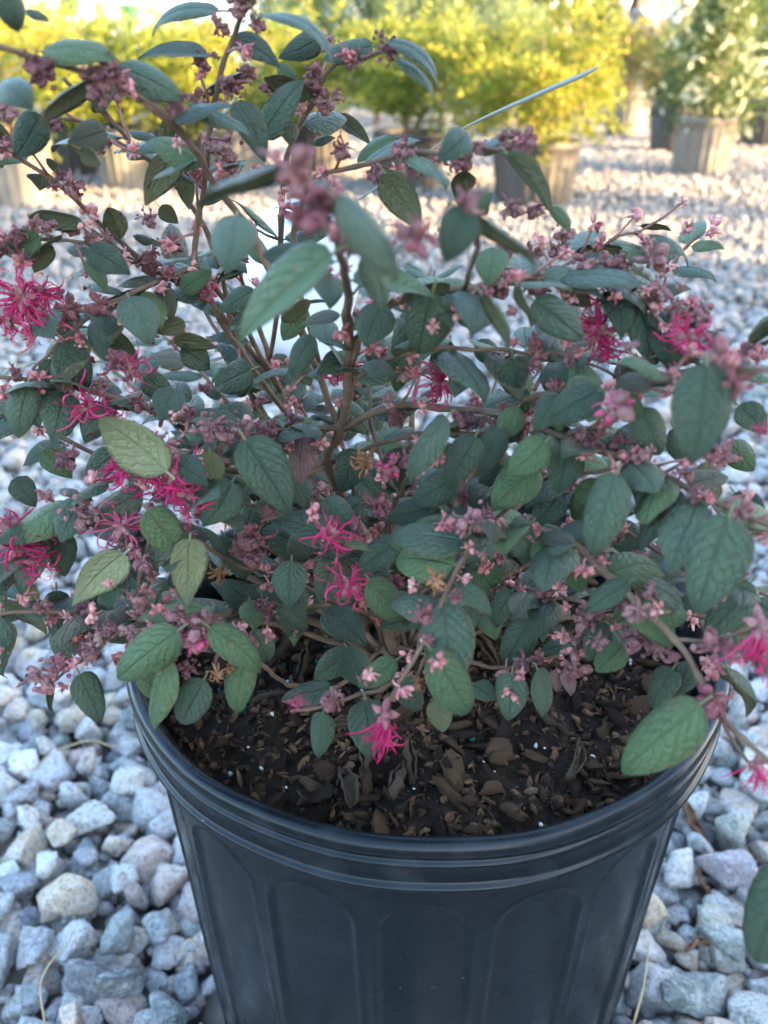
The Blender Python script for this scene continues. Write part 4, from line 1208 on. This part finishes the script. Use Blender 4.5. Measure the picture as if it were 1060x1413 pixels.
def far_pot(name, label, P, rt, h, mat, group):
    o = tag(empty(name, (P.x, P.y, 0.0)), label, 'plant pot', group)
    def ribs(a, z): return 0.004 * (1 if math.sin(a * 22) > 0.2 else -0.2) if z < h * 0.86 and z > 0.01 else 0.0
    prof = [(rt * 0.80, 0.0)] + [(rt * (0.80 + 0.15 * k / 6), h * 0.86 * k / 6) for k in range(1, 7)] + [(rt * 0.955, h * 0.865), (rt * 0.99, h * 0.88), (rt, h * 0.93), (rt, h * 0.985), (rt * 0.985, h), (rt * 0.955, h), (rt * 0.945, h * 0.9)]
    V, F = lathe(prof, 132, fn=ribs)
    link('wall', np_mesh('wall', V, F[:, ::-1], mat), o)
    V, F = lathe([(rt * 0.945, h * 0.92), (rt * 0.5, h * 0.93), (0.001, h * 0.935)], 40)
    link('soil_top', np_mesh('soil_top', V, F[:, ::-1], SOIL2), o)
    return o

def foliage_mat(name, stops, trans=0.35):
    M = Mat(name, 0.5, 0.4)
    at_ = M.n('ShaderNodeAttribute'); at_.attribute_name = 'rnd'
    c = M.ramp(at_.outputs['Fac'], stops)
    M.color(c); M.translucent(c, trans); return M.m
F_GOLD = foliage_mat('gold_foliage', [(0, (0.045, 0.075, 0.012)), (0.3, (0.14, 0.19, 0.022)), (0.58, (0.30, 0.30, 0.028)), (0.82, (0.45, 0.31, 0.042)), (1, (0.48, 0.19, 0.045))])
F_GOLD2 = foliage_mat('gold_green_foliage', [(0, (0.04, 0.07, 0.014)), (0.4, (0.13, 0.18, 0.022)), (0.75, (0.30, 0.30, 0.035)), (1, (0.48, 0.36, 0.055))])
F_GREEN = foliage_mat('green_foliage', [(0, (0.03, 0.055, 0.018)), (0.5, (0.085, 0.13, 0.035)), (0.85, (0.19, 0.22, 0.05)), (1, (0.36, 0.30, 0.07))])
F_CREAM = foliage_mat('cream_foliage', [(0, (0.35, 0.38, 0.22)), (0.5, (0.55, 0.55, 0.36)), (1, (0.70, 0.66, 0.45))])
F_BROWN = foliage_mat('bronze_foliage', [(0, (0.07, 0.085, 0.03)), (0.5, (0.17, 0.16, 0.055)), (1, (0.30, 0.19, 0.08))])
F_PALE = foliage_mat('pale_conifer', [(0, (0.09, 0.13, 0.05)), (0.5, (0.19, 0.25, 0.10)), (1, (0.33, 0.36, 0.17))])
F_DARK = foliage_mat('dark_tree', [(0, (0.022, 0.04, 0.014)), (0.5, (0.06, 0.09, 0.028)), (1, (0.13, 0.15, 0.05))])
STEM = simple('shrub_stem', (0.20, 0.15, 0.10), 0.85, 0.2, 0.3, 40)

def crown_points(n, rx, rz, seed, lumps=16, flat=0.0):
    """points through an uneven crown made of overlapping tufts"""
    g = np.random.default_rng(seed)
    d = g.normal(size=(lumps, 3)); d /= np.linalg.norm(d, axis=1)[:, None]
    c = d * g.uniform(0.35, 0.85, (lumps, 1)); r = g.uniform(0.26, 0.48, lumps)
    k = g.integers(0, lumps, n)
    v = g.normal(size=(n, 3)); v /= np.linalg.norm(v, axis=1)[:, None]
    rad = g.uniform(0.35, 1.05, n) ** 0.6
    P = c[k] + v * (r[k] * rad)[:, None]
    sp = int(n * 0.10)                                             # loose sprigs that leave the outline
    d2 = g.normal(size=(40, 3)); d2 /= np.linalg.norm(d2, axis=1)[:, None]
    kk = g.integers(0, 40, sp)
    P[:sp] = d2[kk] * g.uniform(0.8, 1.22, sp)[:, None] + g.normal(0, 0.03, (sp, 3))
    return P * np.array([rx, rx, rz]), g, (k / lumps)
def leaf_cloud(name, P, size, mat, g, clump, parent, updir=0.4, aspect=0.5):
    n = len(P)
    ax = g.normal(size=(n, 3)) + np.array([0, 0, updir]) + P / (np.abs(P).max() + 1e-6) * 1.2
    ax /= np.linalg.norm(ax, axis=1)[:, None]
    q = g.normal(size=(n, 3)); sd = np.cross(ax, q); sd /= np.linalg.norm(sd, axis=1)[:, None]
    nn = np.cross(ax, sd)
    L = (size * g.uniform(0.6, 1.3, n))[:, None]
    b0 = P; tip = P + ax * L
    m1 = P + ax * L * 0.45 + sd * L * aspect * 0.5 + nn * L * 0.10; m2 = P + ax * L * 0.45 - sd * L * aspect * 0.5 + nn * L * 0.10
    V = np.stack([b0, m1, tip, m2], 1).reshape(-1, 3)
    F = np.arange(n * 4).reshape(n, 4)
    F = np.vstack([F[:, [0, 1, 2]], F[:, [0, 2, 3]]])
    rn = np.clip(g.normal(0.45, 0.22, n) * 0.7 + clump * 0.3 + 0.10 * P[:, 2] / (np.abs(P[:, 2]).max() + 1e-6), 0, 1)
    return link(name, np_mesh(name, V, F, mat, False, attrs={'rnd': ('FLOAT', np.repeat(rn, 4))}), parent)

def far_shrub(name, label, P, z0, rx, rz, mat, seed, group, n=5200, size=0.022, extra=None, cat='shrub', cz=None, aspect=0.5, lumps=18):
    o = tag(empty(name, (P.x, P.y, z0)), label, cat, group)
    pts, g, cl = crown_points(n, rx, rz, seed, lumps)
    cz = rz * 0.80 if cz is None else cz
    cr = leaf_cloud('crown', pts, size, mat, g, cl, o, aspect=aspect); cr.location = (0, 0, cz)
    if extra:
        pts2, g2, cl2 = crown_points(extra[0], rx * 1.02, rz * 1.0, seed + 50, lumps)
        e = leaf_cloud('pale_leaves', pts2, extra[1], extra[2], g2, cl2, o, aspect=0.45); e.location = (0, 0, cz)
    rr = random.Random(seed); b = MB()
    for k in range(7):
        a = rr.uniform(0, 6.28); q = rr.uniform(0.2, 0.7)
        tip = Vector((math.cos(a) * rx * q, math.sin(a) * rx * q, cz + rz * rr.uniform(-0.1, 0.6)))
        b.tube(spline([(0.01 * math.cos(a), 0.01 * math.sin(a), -0.02), tip * 0.35 + Vector((0, 0, 0.04)), tip * 0.7 + Vector((0.01, 0.02, 0)), tip], 3), [0.008 - 0.0006 * i for i in range(10)], 5)
    b.build('trunk', STEM, o)
    return o
GP = 'pots of the golden shrubs across the yard'; GS = 'golden shrubs across the yard'
def potted(px, py, rt, h, pmat, plabel, slabel, rx, rz, fmat, seed, n=5200, size=0.022, pg=GP, sg=GS, **kw):
    P = ground_at(px, py); P.y += rt * 0.8
    far_pot('grey_pot', plabel, P, rt, h, pmat, pg)
    far_shrub(kw.pop('sname', 'golden_shrub'), slabel, P, h * 0.93, rx, rz, fmat, seed, sg, n, size, **kw)
    return P
potted(742, 290, 0.175, 0.24, POT_DARK, 'dark grey pot under the broad golden shrub with orange tips', 'broad golden shrub with orange tips behind the long white strap', 0.37, 0.255, F_GOLD, 1, 13000, 0.023, cz=0.22)
potted(566, 268, 0.160, 0.24, POT_DARK, 'dark pot in shade between the golden shrubs', 'yellow green shrub beside the broad golden shrub', 0.36, 0.255, F_GOLD2, 2, 11000, 0.023, cz=0.22)
potted(10, 290, 0.160, 0.24, POT_TAN, 'pot coloured sunlit tan at the end of the row', 'golden shrub in the sunlit tan pot at the row end', 0.33, 0.25, F_GOLD, 3, 10000, 0.023, cz=0.22)
potted(168, 264, 0.130, 0.25, POT_TAN, 'tan sunlit pot next to the one at the row end', 'golden shrub over the narrow tan pot', 0.33, 0.25, F_GOLD2, 4, 10000, 0.023, cz=0.21)
potted(322, 262, 0.155, 0.25, POT_TAN, 'tan pot mostly hidden behind the flowering branches', 'golden shrub seen through the flowering branches', 0.36, 0.26, F_GOLD, 5, 10000, 0.023, cz=0.22)
potted(92, 246, 0.150, 0.27, POT_DARK, 'dark blue-black pot set back between two tan pots', 'orange-tipped golden shrub set back in the row', 0.34, 0.25, F_GOLD, 6, 10000, 0.023, cz=0.21)
potted(440, 246, 0.150, 0.27, POT_DARK, 'dark pot set back behind the yellow green shrub', 'green gold shrub set back in the row', 0.34, 0.27, F_GOLD2, 7, 10000, 0.023, cz=0.23)
potted(246, 236, 0.150, 0.27, POT_DARK, 'dark pot in the second row of golden shrubs', 'tall golden shrub in the second row', 0.36, 0.25, F_GOLD, 8, 10000, 0.023, cz=0.21)
potted(976, 247, 0.155, 0.27, POT_TAN, 'tan ribbed pot lit from one side under the cream-flecked shrub', 'green shrub flecked with cream leaves in a ribbed tan pot', 0.30, 0.36, F_GREEN, 9, 7000, 0.026,
       pg='pots by the gravel path', sg='shrubs by the gravel path', sname='variegated_shrub', extra=(330, 0.055, F_CREAM), cz=0.30)
potted(934, 214, 0.150, 0.26, POT_DARK, 'black pot half behind the ribbed tan pot', 'dark green shrub close behind the cream-flecked shrub', 0.26, 0.28, F_GREEN, 10, 4500, 0.028, pg='pots by the gravel path', sg='shrubs by the gravel path', sname='green_shrub', extra=(80, 0.05, F_CREAM), cz=0.24)
potted(1062, 205, 0.165, 0.28, POT_DARK, 'black pot at the end of the path row', 'dark green shrub beyond the cream-flecked shrub', 0.36, 0.40, F_GREEN, 12, 5200, 0.030, pg='pots by the gravel path', sg='shrubs by the gravel path', sname='green_shrub', extra=(120, 0.05, F_CREAM), cz=0.34)
potted(868, 186, 0.17, 0.28, POT_TAN, 'grey pot under the bronze shrub near the standing person', 'bronze green twiggy shrub in front of the standing person', 0.36, 0.30, F_BROWN, 13, 6500, 0.030, pg='pots by the gravel path', sg='shrubs by the gravel path', sname='bronze_shrub', cz=0.24)
potted(690, 172, 0.18, 0.28, POT_DARK, 'dark pot behind the broad golden shrub', 'olive green shrub rising behind the broad golden shrub', 0.45, 0.36, F_PALE, 14, 5200, 0.034, pg='pots behind the golden shrubs', sg='shrubs behind the golden shrubs', sname='green_shrub', cz=0.28)
# unseen shrubs added past the edge of the view to throw shade across the gravel
for k, (x, y, rx, rz) in enumerate(((2.75, 2.85, 0.30, 0.30), (3.6, 3.9, 0.40, 0.42))):
    P = Vector((x, y, 0))
    far_pot('grey_pot', ('dusty black pot of the added unseen shrub beside the shed', 'dusty black pot of the second added unseen shrub')[k], P, 0.17, 0.29, POT_DARK, 'pots by the gravel path')
    far_shrub('green_shrub', ('leafy green shrub added out of view for its shadow', 'rounded green shrub added out of view, further along, for its shadow')[k], P, 0.27, rx, rz, F_GREEN, 30 + k, 'shrubs by the gravel path', 3500, 0.035)

# plant label stuck in the pot of the golden shrub
P = ground_at(618, 262)
lab = tag(empty('picture_label', (P.x, P.y - 0.05, 0.30)), 'small colourful picture label stuck in the dark pot between golden shrubs', 'label')
PIC = Mat('label_print', 0.4, 0.4); _o = PIC.obj(); _n = PIC.noise(22, 2, _o)
PIC.color(PIC.ramp(_n, [(0.3, (0.75, 0.72, 0.70)), (0.45, (0.55, 0.35, 0.42)), (0.55, (0.22, 0.20, 0.50)), (0.7, (0.30, 0.42, 0.62))]))
b = MB(); b.box((0, 0, 0.06), (0.055, 0.001, 0.045), rot=None); f = b.build('face', PIC.m, lab, smooth=False)
b = MB(); b.box((0, 0.003, -0.02), (0.006, 0.0015, 0.07)); b.build('stake', TAGM, lab, smooth=False)
lab.rotation_euler = (R(-14), R(24), 0)

# ---------------------------------------------------------------- tall conifers and trees further back
def conifer(label, px, Y, h, r, seed, mat=F_PALE):
    P = at(px, 60, Y)
    o = tag(empty('conifer', (P.x, Y, 0)), label, 'conifer', 'tall pale conifers behind the golden shrubs')
    g = np.random.default_rng(seed); n = 5200
    t = g.random(n) ** 0.8; a = g.uniform(0, 2 * math.pi, n)
    lump = 0.75 + 0.30 * np.sin(a * 3 + t * 21 + seed) + 0.15 * np.sin(a * 7 - t * 40)
    rad = r * (1 - t) ** 0.55 * g.uniform(0.25, 1.0, n) ** 0.5 * lump
    pts = np.stack([rad * np.cos(a), rad * np.sin(a), 0.15 + t * (h - 0.15)], 1)
    leaf_cloud('crown', pts, 0.07, mat, g, np.zeros(n), o, updir=1.4, aspect=0.3)
    b = MB(); b.tube([(0, 0, 0), (0.01, 0, h * 0.5), (0, 0.01, h * 0.95)], [0.03, 0.02, 0.006], 6); b.build('trunk', STEM, o)
conifer('pale feathery conifer behind the green gold shrub', 445, 7.0, 1.9, 0.34, 3)
conifer('slender pale conifer between taller ones', 520, 7.8, 2.0, 0.30, 4)
conifer('pale conifer standing beside the broad golden shrub', 612, 6.6, 1.7, 0.28, 5)
conifer('full pale conifer in line with the yellow green shrub', 566, 8.6, 2.3, 0.36, 6)
conifer('wide pale conifer near the white greenhouse end', 390, 8.8, 2.2, 0.40, 7)

def tree(label, px, Y, h, r, seed, mat, cname='tree', trunk_h=0.5, n=9000, size=0.11, group='trees beyond the yard', rt=0.06):
    P = at(px, 60, Y)
    o = tag(empty(cname, (P.x, Y, 0)), label, 'tree', group)
    pts, g, cl = crown_points(n, r, (h - h * trunk_h) * 0.55, seed, 22)
    c = leaf_cloud('crown', pts, size, mat, g, cl, o); c.location = (0, 0, h * trunk_h + (h - h * trunk_h) * 0.45)
    rr = random.Random(seed); b = MB()
    top = h * 0.8
    b.tube(spline([(0, 0, 0), (0.02, 0.01, h * 0.25), (-0.02, 0, h * 0.5), (0.03, 0, top)], 4), [rt * (1 - 0.055 * i) for i in range(13)], 8)
    for k in range(6):
        z = h * rr.uniform(0.3, 0.65); a = rr.uniform(0, 6.28)
        e = Vector((math.cos(a) * r * 0.7, math.sin(a) * r * 0.7, z + h * 0.18))
        b.tube(spline([(0, 0, z), e * 0.4 + Vector((0, 0, z * 0.62)), e], 4), [rt * 0.45 * (1 - 0.09 * i) for i in range(9)], 6)
    b.build('trunk', STEM, o)
tree('dense dark green tree behind the young pale trunk', 724, 11.0, 4.2, 1.1, 41, F_DARK, trunk_h=0.12)
tree('dark leafy tree beyond the conifers', 645, 13.0, 4.5, 0.9, 42, F_DARK, trunk_h=0.15)
tree('bushy green tree beyond the standing person', 830, 14.0, 3.0, 1.1, 43, F_DARK, trunk_h=0.08)
tree('leafy tree rising over the path row shrubs', 1075, 12.0, 2.2, 1.3, 44, F_GREEN, trunk_h=0.05)
tree('light green tree over the cream-flecked shrub', 985, 9.0, 1.35, 0.55, 45, F_GOLD2, trunk_h=0.05, size=0.05)
tree('spreading tree standing at the far end of the path', 905, 17.0, 2.5, 1.6, 46, F_GREEN, trunk_h=0.05)
# the young bare-trunked tree with one low limb
P = at(780, 60, 7.0)
yt = tag(empty('young_tree', (P.x, 7.0, 0)), 'young tree with a slim pale trunk and one low limb', 'tree', 'trees beyond the yard')
PALEB = simple('pale_bark', (0.42, 0.32, 0.21), 0.8, 0.2, 0.2, 30)
b = MB(); b.tube(spline([(0, 0, 0), (0.0, 0, 0.6), (-0.01, 0, 1.1), (0.03, 0.02, 1.9)], 4), [0.035 - 0.0018 * i for i in range(13)], 8)
b.tube(spline([(0, 0, 0.72), (0.10, 0, 0.80), (0.22, 0.03, 0.90), (0.38, 0.02, 1.05)], 3), [0.016 - 0.001 * i for i in range(10)], 6)
b.build('trunk', PALEB, yt)
pts, g, cl = crown_points(1500, 0.6, 0.5, 77, 12); c = leaf_cloud('crown', pts, 0.06, F_GOLD, g, cl, yt); c.location = (0.05, 0, 1.45)

# ---------------------------------------------------------------- white greenhouse at the back, hanging pots, added shade shed
WHITE = simple('white_greenhouse_film', (0.80, 0.80, 0.78), 0.5, 0.3, 0.05, 2)
STEEL = simple('galvanised_pipe', (0.45, 0.46, 0.46), 0.4, 0.5, 0.1, 20)
def hoop_house(label, x0, x1, y, w, hgt, nhoop):
    o = tag(empty('greenhouse', ((x0 + x1) / 2, y, 0)), label, 'greenhouse', 'white greenhouses at the back of the yard')
    cx = (x0 + x1) / 2
    NA = 18; arc = [(0.5 * w * -math.cos(math.pi * k / NA) + w / 2, hgt * math.sin(math.pi * k / NA) ** 0.7) for k in range(NA + 1)]
    b = MB(); V = []; F = []
    for x in (x0, x1):
        for (dy, z) in arc: V.append((x - cx, dy, z))
    for k in range(NA): F.append((k, k + 1, NA + 2 + k, NA + 1 + k))
    F.append(tuple(range(NA + 1))); F.append(tuple(range(2 * NA + 1, NA, -1)))
    b.add(V, F); b.build('film_cover', WHITE, o, smooth=False)
    for i in range(nhoop):
        x = x0 + (x1 - x0) * i / (nhoop - 1)
        b = MB(); b.tube([(x - cx, dy - 0.03 if k < NA / 2 else dy + 0.03, z + 0.03) for k, (dy, z) in enumerate(arc)], 0.022, 6); b.build('hoop', STEEL, o)
    b = MB(); b.box((0, -0.05, 0.18), ((x1 - x0) / 2, 0.02, 0.16)); b.build('baseboard', simple('grey_board', (0.35, 0.33, 0.30), 0.8), o, smooth=False)
hoop_house('long white film greenhouse behind the golden shrubs', -11.0, 2.2, 13.5, 6.0, 3.0, 11)
hoop_house('white film greenhouse beyond the path row shrubs', 4.6, 17.0, 18.5, 6.0, 3.4, 9)
hoop_house('farther white greenhouse seen past the standing person', -4.0, 9.0, 29.0, 7.0, 3.6, 9)
GPOT = simple('green_plastic', (0.07, 0.20, 0.09), 0.45, 0.4, 0.1)
rail = tag(empty('hanging_rail', (-2.6, 9.0, 0)), 'steel pipe rail carrying two green hanging pots', 'rail')
for x in (-1.6, 1.6):
    b = MB(); b.tube([(x, 0, 0), (x, 0, 1.75)], 0.02, 8); b.build('post', STEEL, rail)
b = MB(); b.tube([(-1.7, 0, 1.75), (1.7, 0, 1.75)], 0.018, 8); b.build('crossbar', STEEL, rail)
for px, py, lab in ((97, 8, 'green hanging pot on the rail, the higher of two'), (180, 22, 'green hanging pot on the rail, the lower of two')):
    c = at(px, py, 9.0)
    o = tag(empty('hanging_pot', (c.x, 9.0, c.z)), lab, 'plant pot', 'green hanging pots')
    V, F = lathe([(0.06, -0.085), (0.075, -0.02), (0.095, 0.07), (0.102, 0.075), (0.102, 0.09), (0.092, 0.09), (0.08, 0.03), (0.001, 0.03)], 32)
    link('pot_body', np_mesh('pot_body', V, F[:, ::-1], GPOT), o)
    b = MB()
    for k in range(3):
        a = 2.094 * k
        b.tube([(0.098 * math.cos(a), 0.098 * math.sin(a), 0.088), (0, 0, 0.42)], 0.004, 5)
    b.tube([(0, 0, 0.42), (0, 0, 1.75 - c.z)], 0.004, 5)
    b.build('hanger', STEEL, o)

# unseen shed added to throw the shade over this end of the yard
SHEDW = simple('weathered_boards', (0.40, 0.37, 0.33), 0.85, 0.2, 0.25, 8)
ROOFM = simple('shed_roofing', (0.16, 0.16, 0.165), 0.7, 0.3, 0.2, 6)
shed = tag(empty('added_shade_shed', (4.4, -3.1, 0)), 'weathered timber shed added out of view to shade the gravel', 'shed')
SX, SY, SH = 1.35, 3.6, 2.9
b = MB(); b.box((0, 0, SH / 2), (SX - 0.03, SY - 0.03, SH / 2)); b.build('wall_core', SHEDW, shed, smooth=False)
nb = 36
pm = MB(); pm.box((0, 0, SH / 2), (0.012, SY / nb - 0.006, SH / 2)); pme = pm.mesh('plank', SHEDW, False)
for i in range(nb): link('plank', pme, shed, (-SX - 0.004 + 0.004 * (i % 2), -SY + (2 * i + 1) * SY / nb, 0))
pm = MB(); pm.box((0, 0, SH / 2), (SX / 13 - 0.006, 0.012, SH / 2)); pme = pm.mesh('plank', SHEDW, False)
for i in range(13): link('plank', pme, shed, (-SX + (2 * i + 1) * SX / 13, SY + 0.003 * (i % 2), 0))
b = MB()
b.add([(-SX - 0.15, -SY - 0.15, SH), (SX + 0.15, -SY - 0.15, SH), (0, -SY - 0.15, SH + 0.75), (-SX - 0.15, SY + 0.12, SH), (SX + 0.15, SY + 0.12, SH), (0, SY + 0.12, SH + 0.75)],
      [(0, 2, 1), (3, 4, 5), (0, 3, 5, 2), (1, 2, 5, 4), (0, 1, 4, 3)]); b.build('roof', ROOFM, shed, smooth=False)
b = MB(); b.box((-SX - 0.025, 0.5, 1.0), (0.02, 0.45, 1.0)); d_ = b.build('door', simple('door_paint', (0.20, 0.24, 0.22), 0.6), shed, smooth=False)
b = MB(); b.tube([(-SX - 0.045, 0.15, 0.95), (-SX - 0.09, 0.15, 0.95), (-SX - 0.09, 0.15, 1.1), (-SX - 0.045, 0.15, 1.1)], 0.01, 6); b.build('handle', STEEL, d_)
tree('loose-limbed tree added out of view to dapple the shed shade', 0, 0.001, 3.1, 0.38, 51, F_GREEN, n=1600, size=0.09, trunk_h=0.4)  # unseen tree added to break up the edge of the shade
bpy.context.view_layer.update()
_t = [o for o in COL.objects if o.get('label', '').startswith('loose-limbed')][0]; _t.location = (3.15, 0.42, 0)

# ================================================================ the person standing by the path
def skin_body(name, joints, edges, mat, parent=None, sub=2):
    me = bpy.data.meshes.new(name)
    me.from_pydata([j[0] for j in joints], edges, [])
    o = link(name, me, parent)
    sk = o.modifiers.new('skin', 'SKIN'); sk.use_smooth_shade = True
    for i, j in enumerate(joints):
        r = j[1]; me.skin_vertices[0].data[i].radius = (r, r) if isinstance(r, (int, float)) else r
    me.skin_vertices[0].data[0].use_root = True
    o.modifiers.new('subd', 'SUBSURF').levels = sub; o.modifiers['subd'].render_levels = sub
    me.materials.append(mat); return o
P = at(900, 60, 8.0)
person = tag(empty('person', (P.x, 8.0, 0)), 'person in white long-sleeved shirt and light blue jeans standing among the shrubs', 'person')
SKIN = simple('skin', (0.50, 0.29, 0.20), 0.55, 0.3, 0.1, 20)
SHIRT = simple('white_shirt', (0.80, 0.79, 0.77), 0.8, 0.2, 0.06, 12, 0.3)
JEANS = simple('light_jeans', (0.20, 0.27, 0.36), 0.85, 0.2, 0.25, 14, 0.4)
SHOE = simple('shoe', (0.10, 0.09, 0.08), 0.6); HAIR = simple('hair', (0.07, 0.045, 0.03), 0.6)
k = 0.93
body = skin_body('body', [((0, 0, 0.93 * k), 0.10), ((0, 0, 1.25 * k), (0.12, 0.085)), ((0, -0.01, 1.42 * k), (0.09, 0.07)), ((0, -0.02, 1.50 * k), 0.052), ((0, -0.035, 1.58 * k), (0.072, 0.080)), ((0, -0.04, 1.68 * k), (0.072, 0.088)), ((0, -0.03, 1.75 * k), (0.045, 0.055)),
    ((-0.19, 0, 1.38 * k), 0.05), ((-0.26, -0.02, 1.10 * k), 0.040), ((-0.265, -0.06, 0.87 * k), 0.028), ((-0.262, -0.08, 0.79 * k), (0.018, 0.034)), ((0.19, 0, 1.38 * k), 0.05), ((0.25, 0.0, 1.10 * k), 0.040), ((0.245, -0.05, 0.87 * k), 0.028), ((0.24, -0.07, 0.79 * k), (0.018, 0.034)),
    ((-0.10, 0, 0.86 * k), 0.09), ((-0.115, -0.01, 0.48 * k), 0.06), ((-0.12, 0.02, 0.09), 0.042), ((0.10, 0, 0.86 * k), 0.09), ((0.125, -0.02, 0.48 * k), 0.06), ((0.13, 0.02, 0.09), 0.042)],
    [(0, 1), (1, 2), (2, 3), (3, 4), (4, 5), (5, 6), (2, 7), (7, 8), (8, 9), (9, 10), (2, 11), (11, 12), (12, 13), (13, 14), (0, 15), (15, 16), (16, 17), (0, 18), (18, 19), (19, 20)], SKIN, person)
skin_body('shirt', [((0, 0, 0.90 * k), (0.175, 0.125)), ((0, 0, 1.08 * k), (0.165, 0.120)), ((0, 0, 1.28 * k), (0.175, 0.118)), ((0, -0.005, 1.43 * k), (0.11, 0.085)), ((-0.19, 0, 1.39 * k), 0.075), ((-0.262, -0.02, 1.10 * k), 0.060), ((-0.266, -0.055, 0.90 * k), 0.044),
    ((0.19, 0, 1.39 * k), 0.075), ((0.252, 0, 1.10 * k), 0.060), ((0.247, -0.045, 0.90 * k), 0.044)], [(0, 1), (1, 2), (2, 3), (2, 4), (4, 5), (5, 6), (2, 7), (7, 8), (8, 9)], SHIRT, person)
skin_body('trousers', [((0, 0, 0.92 * k), (0.160, 0.115)), ((-0.095, 0, 0.82 * k), 0.112), ((-0.115, -0.01, 0.48 * k), 0.082), ((-0.12, 0.02, 0.07), 0.068), ((0.095, 0, 0.82 * k), 0.112), ((0.125, -0.02, 0.48 * k), 0.082), ((0.13, 0.02, 0.07), 0.068)],
    [(0, 1), (1, 2), (2, 3), (0, 4), (4, 5), (5, 6)], JEANS, person)
for sx in (-0.12, 0.13):
    skin_body('shoe', [((sx, 0.05, 0.045), 0.042), ((sx, -0.06, 0.040), 0.044), ((sx, -0.15, 0.030), (0.036, 0.028))], [(0, 1), (1, 2)], SHOE, person)
for sx, ax_, dr in ((-0.262, -0.08, 1), (0.24, -0.07, -1)):
    for q in range(4):
        x = sx; y = ax_ - 0.026 + 0.018 * q; L = (0.062, 0.074, 0.070, 0.055)[q]
        skin_body('finger', [((x, y, 0.775 * k), 0.0085), ((x + 0.006 * dr, y - 0.004, 0.775 * k - L * 0.6), 0.008), ((x + 0.014 * dr, y - 0.006, 0.775 * k - L), 0.0065)], [(0, 1), (1, 2)], SKIN, body, 1)
    skin_body('thumb', [((sx, ax_ - 0.03, 0.81 * k), 0.010), ((sx + 0.01 * dr, ax_ - 0.058, 0.785 * k), 0.009), ((sx + 0.018 * dr, ax_ - 0.066, 0.755 * k), 0.0075)], [(0, 1), (1, 2)], SKIN, body, 1)
hm = MB(); hm.teardrop((0, -0.03, 1.80 * k), (0, 0.15, -1), 0.20, 0.098, sides=16, ribamp=0.02, tip=0.7, rings=10); hm.build('hair', HAIR, person)
EYE = simple('eye', (0.04, 0.03, 0.03), 0.3)
for sx in (-0.03, 0.03):
    e = MB(); e.teardrop((sx - 0.012, -0.118, 1.645 * k), (1, 0, 0), 0.024, 0.008, sides=8, ribamp=0, tip=1.0); e.build('eye', EYE, person)
e = MB(); e.teardrop((0, -0.112, 1.645 * k), (0, -0.35, -1), 0.05, 0.014, sides=8, ribamp=0, tip=1.5); e.build('nose', SKIN, person)
e = MB(); e.teardrop((-0.026, -0.108, 1.575 * k), (1, 0, 0), 0.052, 0.008, sides=8, ribamp=0, tip=1.0); e.build('mouth', simple('lips', (0.42, 0.17, 0.14), 0.5), person)
for sx in (-0.074, 0.074):
    e = MB(); e.teardrop((sx, -0.035, 1.665 * k), (0, 0.1, -1), 0.06, 0.016, sides=8, ribamp=0.05, tip=0.7); e.build('ear', SKIN, person)
